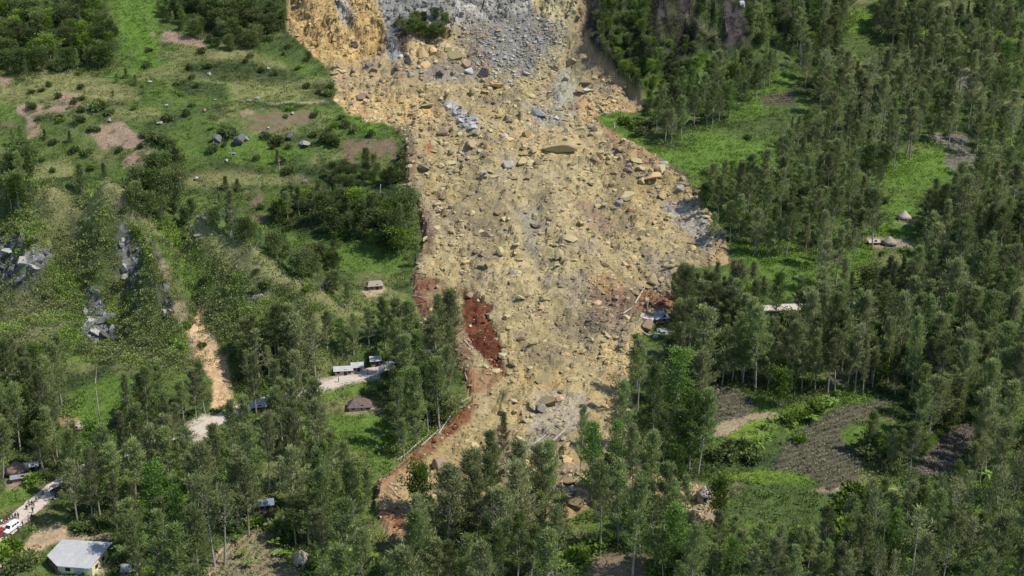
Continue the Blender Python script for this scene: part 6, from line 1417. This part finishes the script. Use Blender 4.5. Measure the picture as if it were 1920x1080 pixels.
# ------------------------------------------------------------------ labels: every tree, bush, boulder and plant told by its look and by what stands near
PLACES = [("the metal roofed house", 150, 1040), ("the white car", 21, 990), ("the dark pickup truck", 112, 915), ("the brown roadside hut", 32, 882), ("the blue grey shack", 499, 947), ("the hut by the planted field", 565, 1045), ("the planted field", 470, 1030), ("the roadside shops", 650, 692), ("the dark brown house", 675, 755),
          ("the white roofed hut", 484, 760), ("the pale road bend", 385, 800), ("the tan scar on the spur", 405, 680), ("the pale crag on the spur", 180, 600), ("the grey crag on the spur", 35, 490), ("the spur summit", 205, 370), ("the split dark boulder", 408, 268), ("the pink soil slope", 225, 262), ("the pink bank near the top", 335, 75), ("the fallow brown plot", 520, 225),
          ("the house by the slide margin", 703, 537), ("the dark red scar", 900, 610), ("the orange tip of the slide", 725, 930), ("the long leaning trunk", 965, 872), ("the bottom footpath", 1040, 1060), ("the bare brown mound", 1160, 1060), ("the pale topped hut", 1320, 925), ("the small dark garden plot", 1375, 755), ("the bright green plot", 1400, 815), ("the big dark field", 1540, 850), ("the striped dark plot", 1765, 845),
          ("the white headed pole lamp", 1633, 690), ("the blue grey roofed shed", 1611, 573), ("the right stretch of road", 1460, 577), ("the upper conical hut", 1695, 403), ("the lower conical hut", 1667, 450), ("the wrecked house", 1238, 590), ("the bulge of the slide", 1360, 480), ("the pointed slide tip", 1235, 205), ("the dark soil patch", 1455, 185), ("the tan clearing", 1805, 150), ("the grey soil clearing", 1780, 270),
          ("the bright clearing", 1730, 315), ("the dark rock cliff", 1360, 40), ("the clearing at the top", 1615, 38), ("the three small conifers", 235, 148), ("the straw coloured field", 420, 335), ("the small tan hut", 147, 795), ("the bottom right woods", 1880, 1050), ("the olive field", 1480, 950), ("the tall right woods", 1870, 560), ("the woods above the right road", 1700, 640), ("the rock ledge", 790, 45), ("the dark wood at the top", 110, 60), ("the left pole lamp", 430, 420), ("the end of the left road", 715, 695)]
ROCK_PLACES = [("the long flat slab", 1048, 283), ("the black boulder", 905, 140), ("the grey scree", 985, 85), ("the ochre wall", 640, 80), ("the pale blue grey cluster", 870, 225), ("the shadowed cluster", 945, 308), ("the tilted blue grey slab", 1010, 217), ("the pointed right tip", 1220, 195), ("the red right margin", 1200, 280), ("the brown streak", 1115, 410), ("the grey right bulge", 1300, 430), ("the triangular brown boulder", 908, 443),
               ("the rounded yellow boulder", 1049, 484), ("the pale round boulder", 886, 403), ("the dark red scar", 905, 610), ("the brown debris at the right", 1180, 570), ("the yellow lower margin", 1155, 660), ("the toe of the slide", 1010, 780), ("the red left levee", 800, 810), ("the orange lower tip", 725, 940), ("the ochre band", 730, 200), ("the left slide margin", 785, 380), ("the grey streak", 1000, 450), ("the narrow lower channel", 1030, 640), ("the yellow right wall", 1075, 70)]
def ordinal(n): return "%d%s" % (n, "th" if 10 <= n % 100 <= 20 else {1: "st", 2: "nd", 3: "rd"}.get(n % 10, "th"))
def side(u, v, pu, pv):
    du, dv = u - pu, v - pv
    return ("right of" if du > 0 else "left of") if abs(du) > abs(dv) else ("below" if dv > 0 else "above")
def describe(items, places, noun):
    """items: (object, u, v, look)"""
    by = {}
    for it in items:
        k = min(range(len(places)), key=lambda i: (places[i][1] - it[1]) ** 2 + (places[i][2] - it[2]) ** 2)
        by.setdefault(k, []).append(it)
    for k, L in by.items():
        nm, pu, pv = places[k]; groups = {}
        for it in L: groups.setdefault(side(it[1], it[2], pu, pv), []).append(it)
        for sd, G in groups.items():
            G.sort(key=lambda it: (it[1] - pu) ** 2 + (it[2] - pv) ** 2)
            for n, it in enumerate(G):
                it[0]["label"] = "%s %s %s, %s" % (it[3], sd, nm, "closest" if n == 0 else "%s closest" % ordinal(n + 1))
items = []
for o, t in TREE_OBJS:
    b = 12 if t["kind"] in ("broadleaf", "lime") else 9 if t["kind"] == "cone" else 24
    hw = "tall" if t["h"] > 19 else "short" if t["h"] < 9 else ""
    if t["kind"] in ("cone", "broadleaf", "thin"): hw = ""
    wd = "broad" if t["wide"] > 1.22 else "slim" if t["wide"] < 1.03 and t["kind"] in ("casuarina", "green_casuarina") else ""
    items.append((o, t["u"], t["v"], " ".join(w for w in (hw, wd, KINDS[t["kind"]]["words"]) if w)))
describe(items, PLACES, "tree")
describe([(o, u, v, ("large " if s > 2 else "small " if s < 1.1 else "") + ("bright leafy bush" if br else "dark leafy bush")) for o, u, v, s, br in BUSHES], PLACES, "bush")
describe([(o, u, v, "banana plant with broad pale leaves") for o, u, v in BANANAS], PLACES, "plant")
items = []
for o, u, v, s, color, shape, where, lab in BOULDERS:
    o["category"] = "boulder"; o["group"] = {"slide": "boulders on the landslide", "grass": "boulders on the grassy terraces", "spur": "rock outcrops of the spur", "cliff": "rock outcrops of the cliff"}[where]
    if lab: o["label"] = lab
    elif where in ("spur", "cliff"): items.append((o, u, v, "%s %s rock outcrop" % (color, shape), 1))
    else: items.append((o, u, v, "%s%s %s boulder" % ("big " if s > 3.2 else "small " if s < 2 else "", color, shape), 0))
describe([i[:4] for i in items if i[4] == 0], ROCK_PLACES, "boulder")
describe([i[:4] for i in items if i[4] == 1], PLACES, "outcrop")
describe(DEBRIS_LOGS, ROCK_PLACES + [("the bulge of the slide", 1360, 480), ("the tan slabs among the toe trees", 1078, 925)], "trunk")
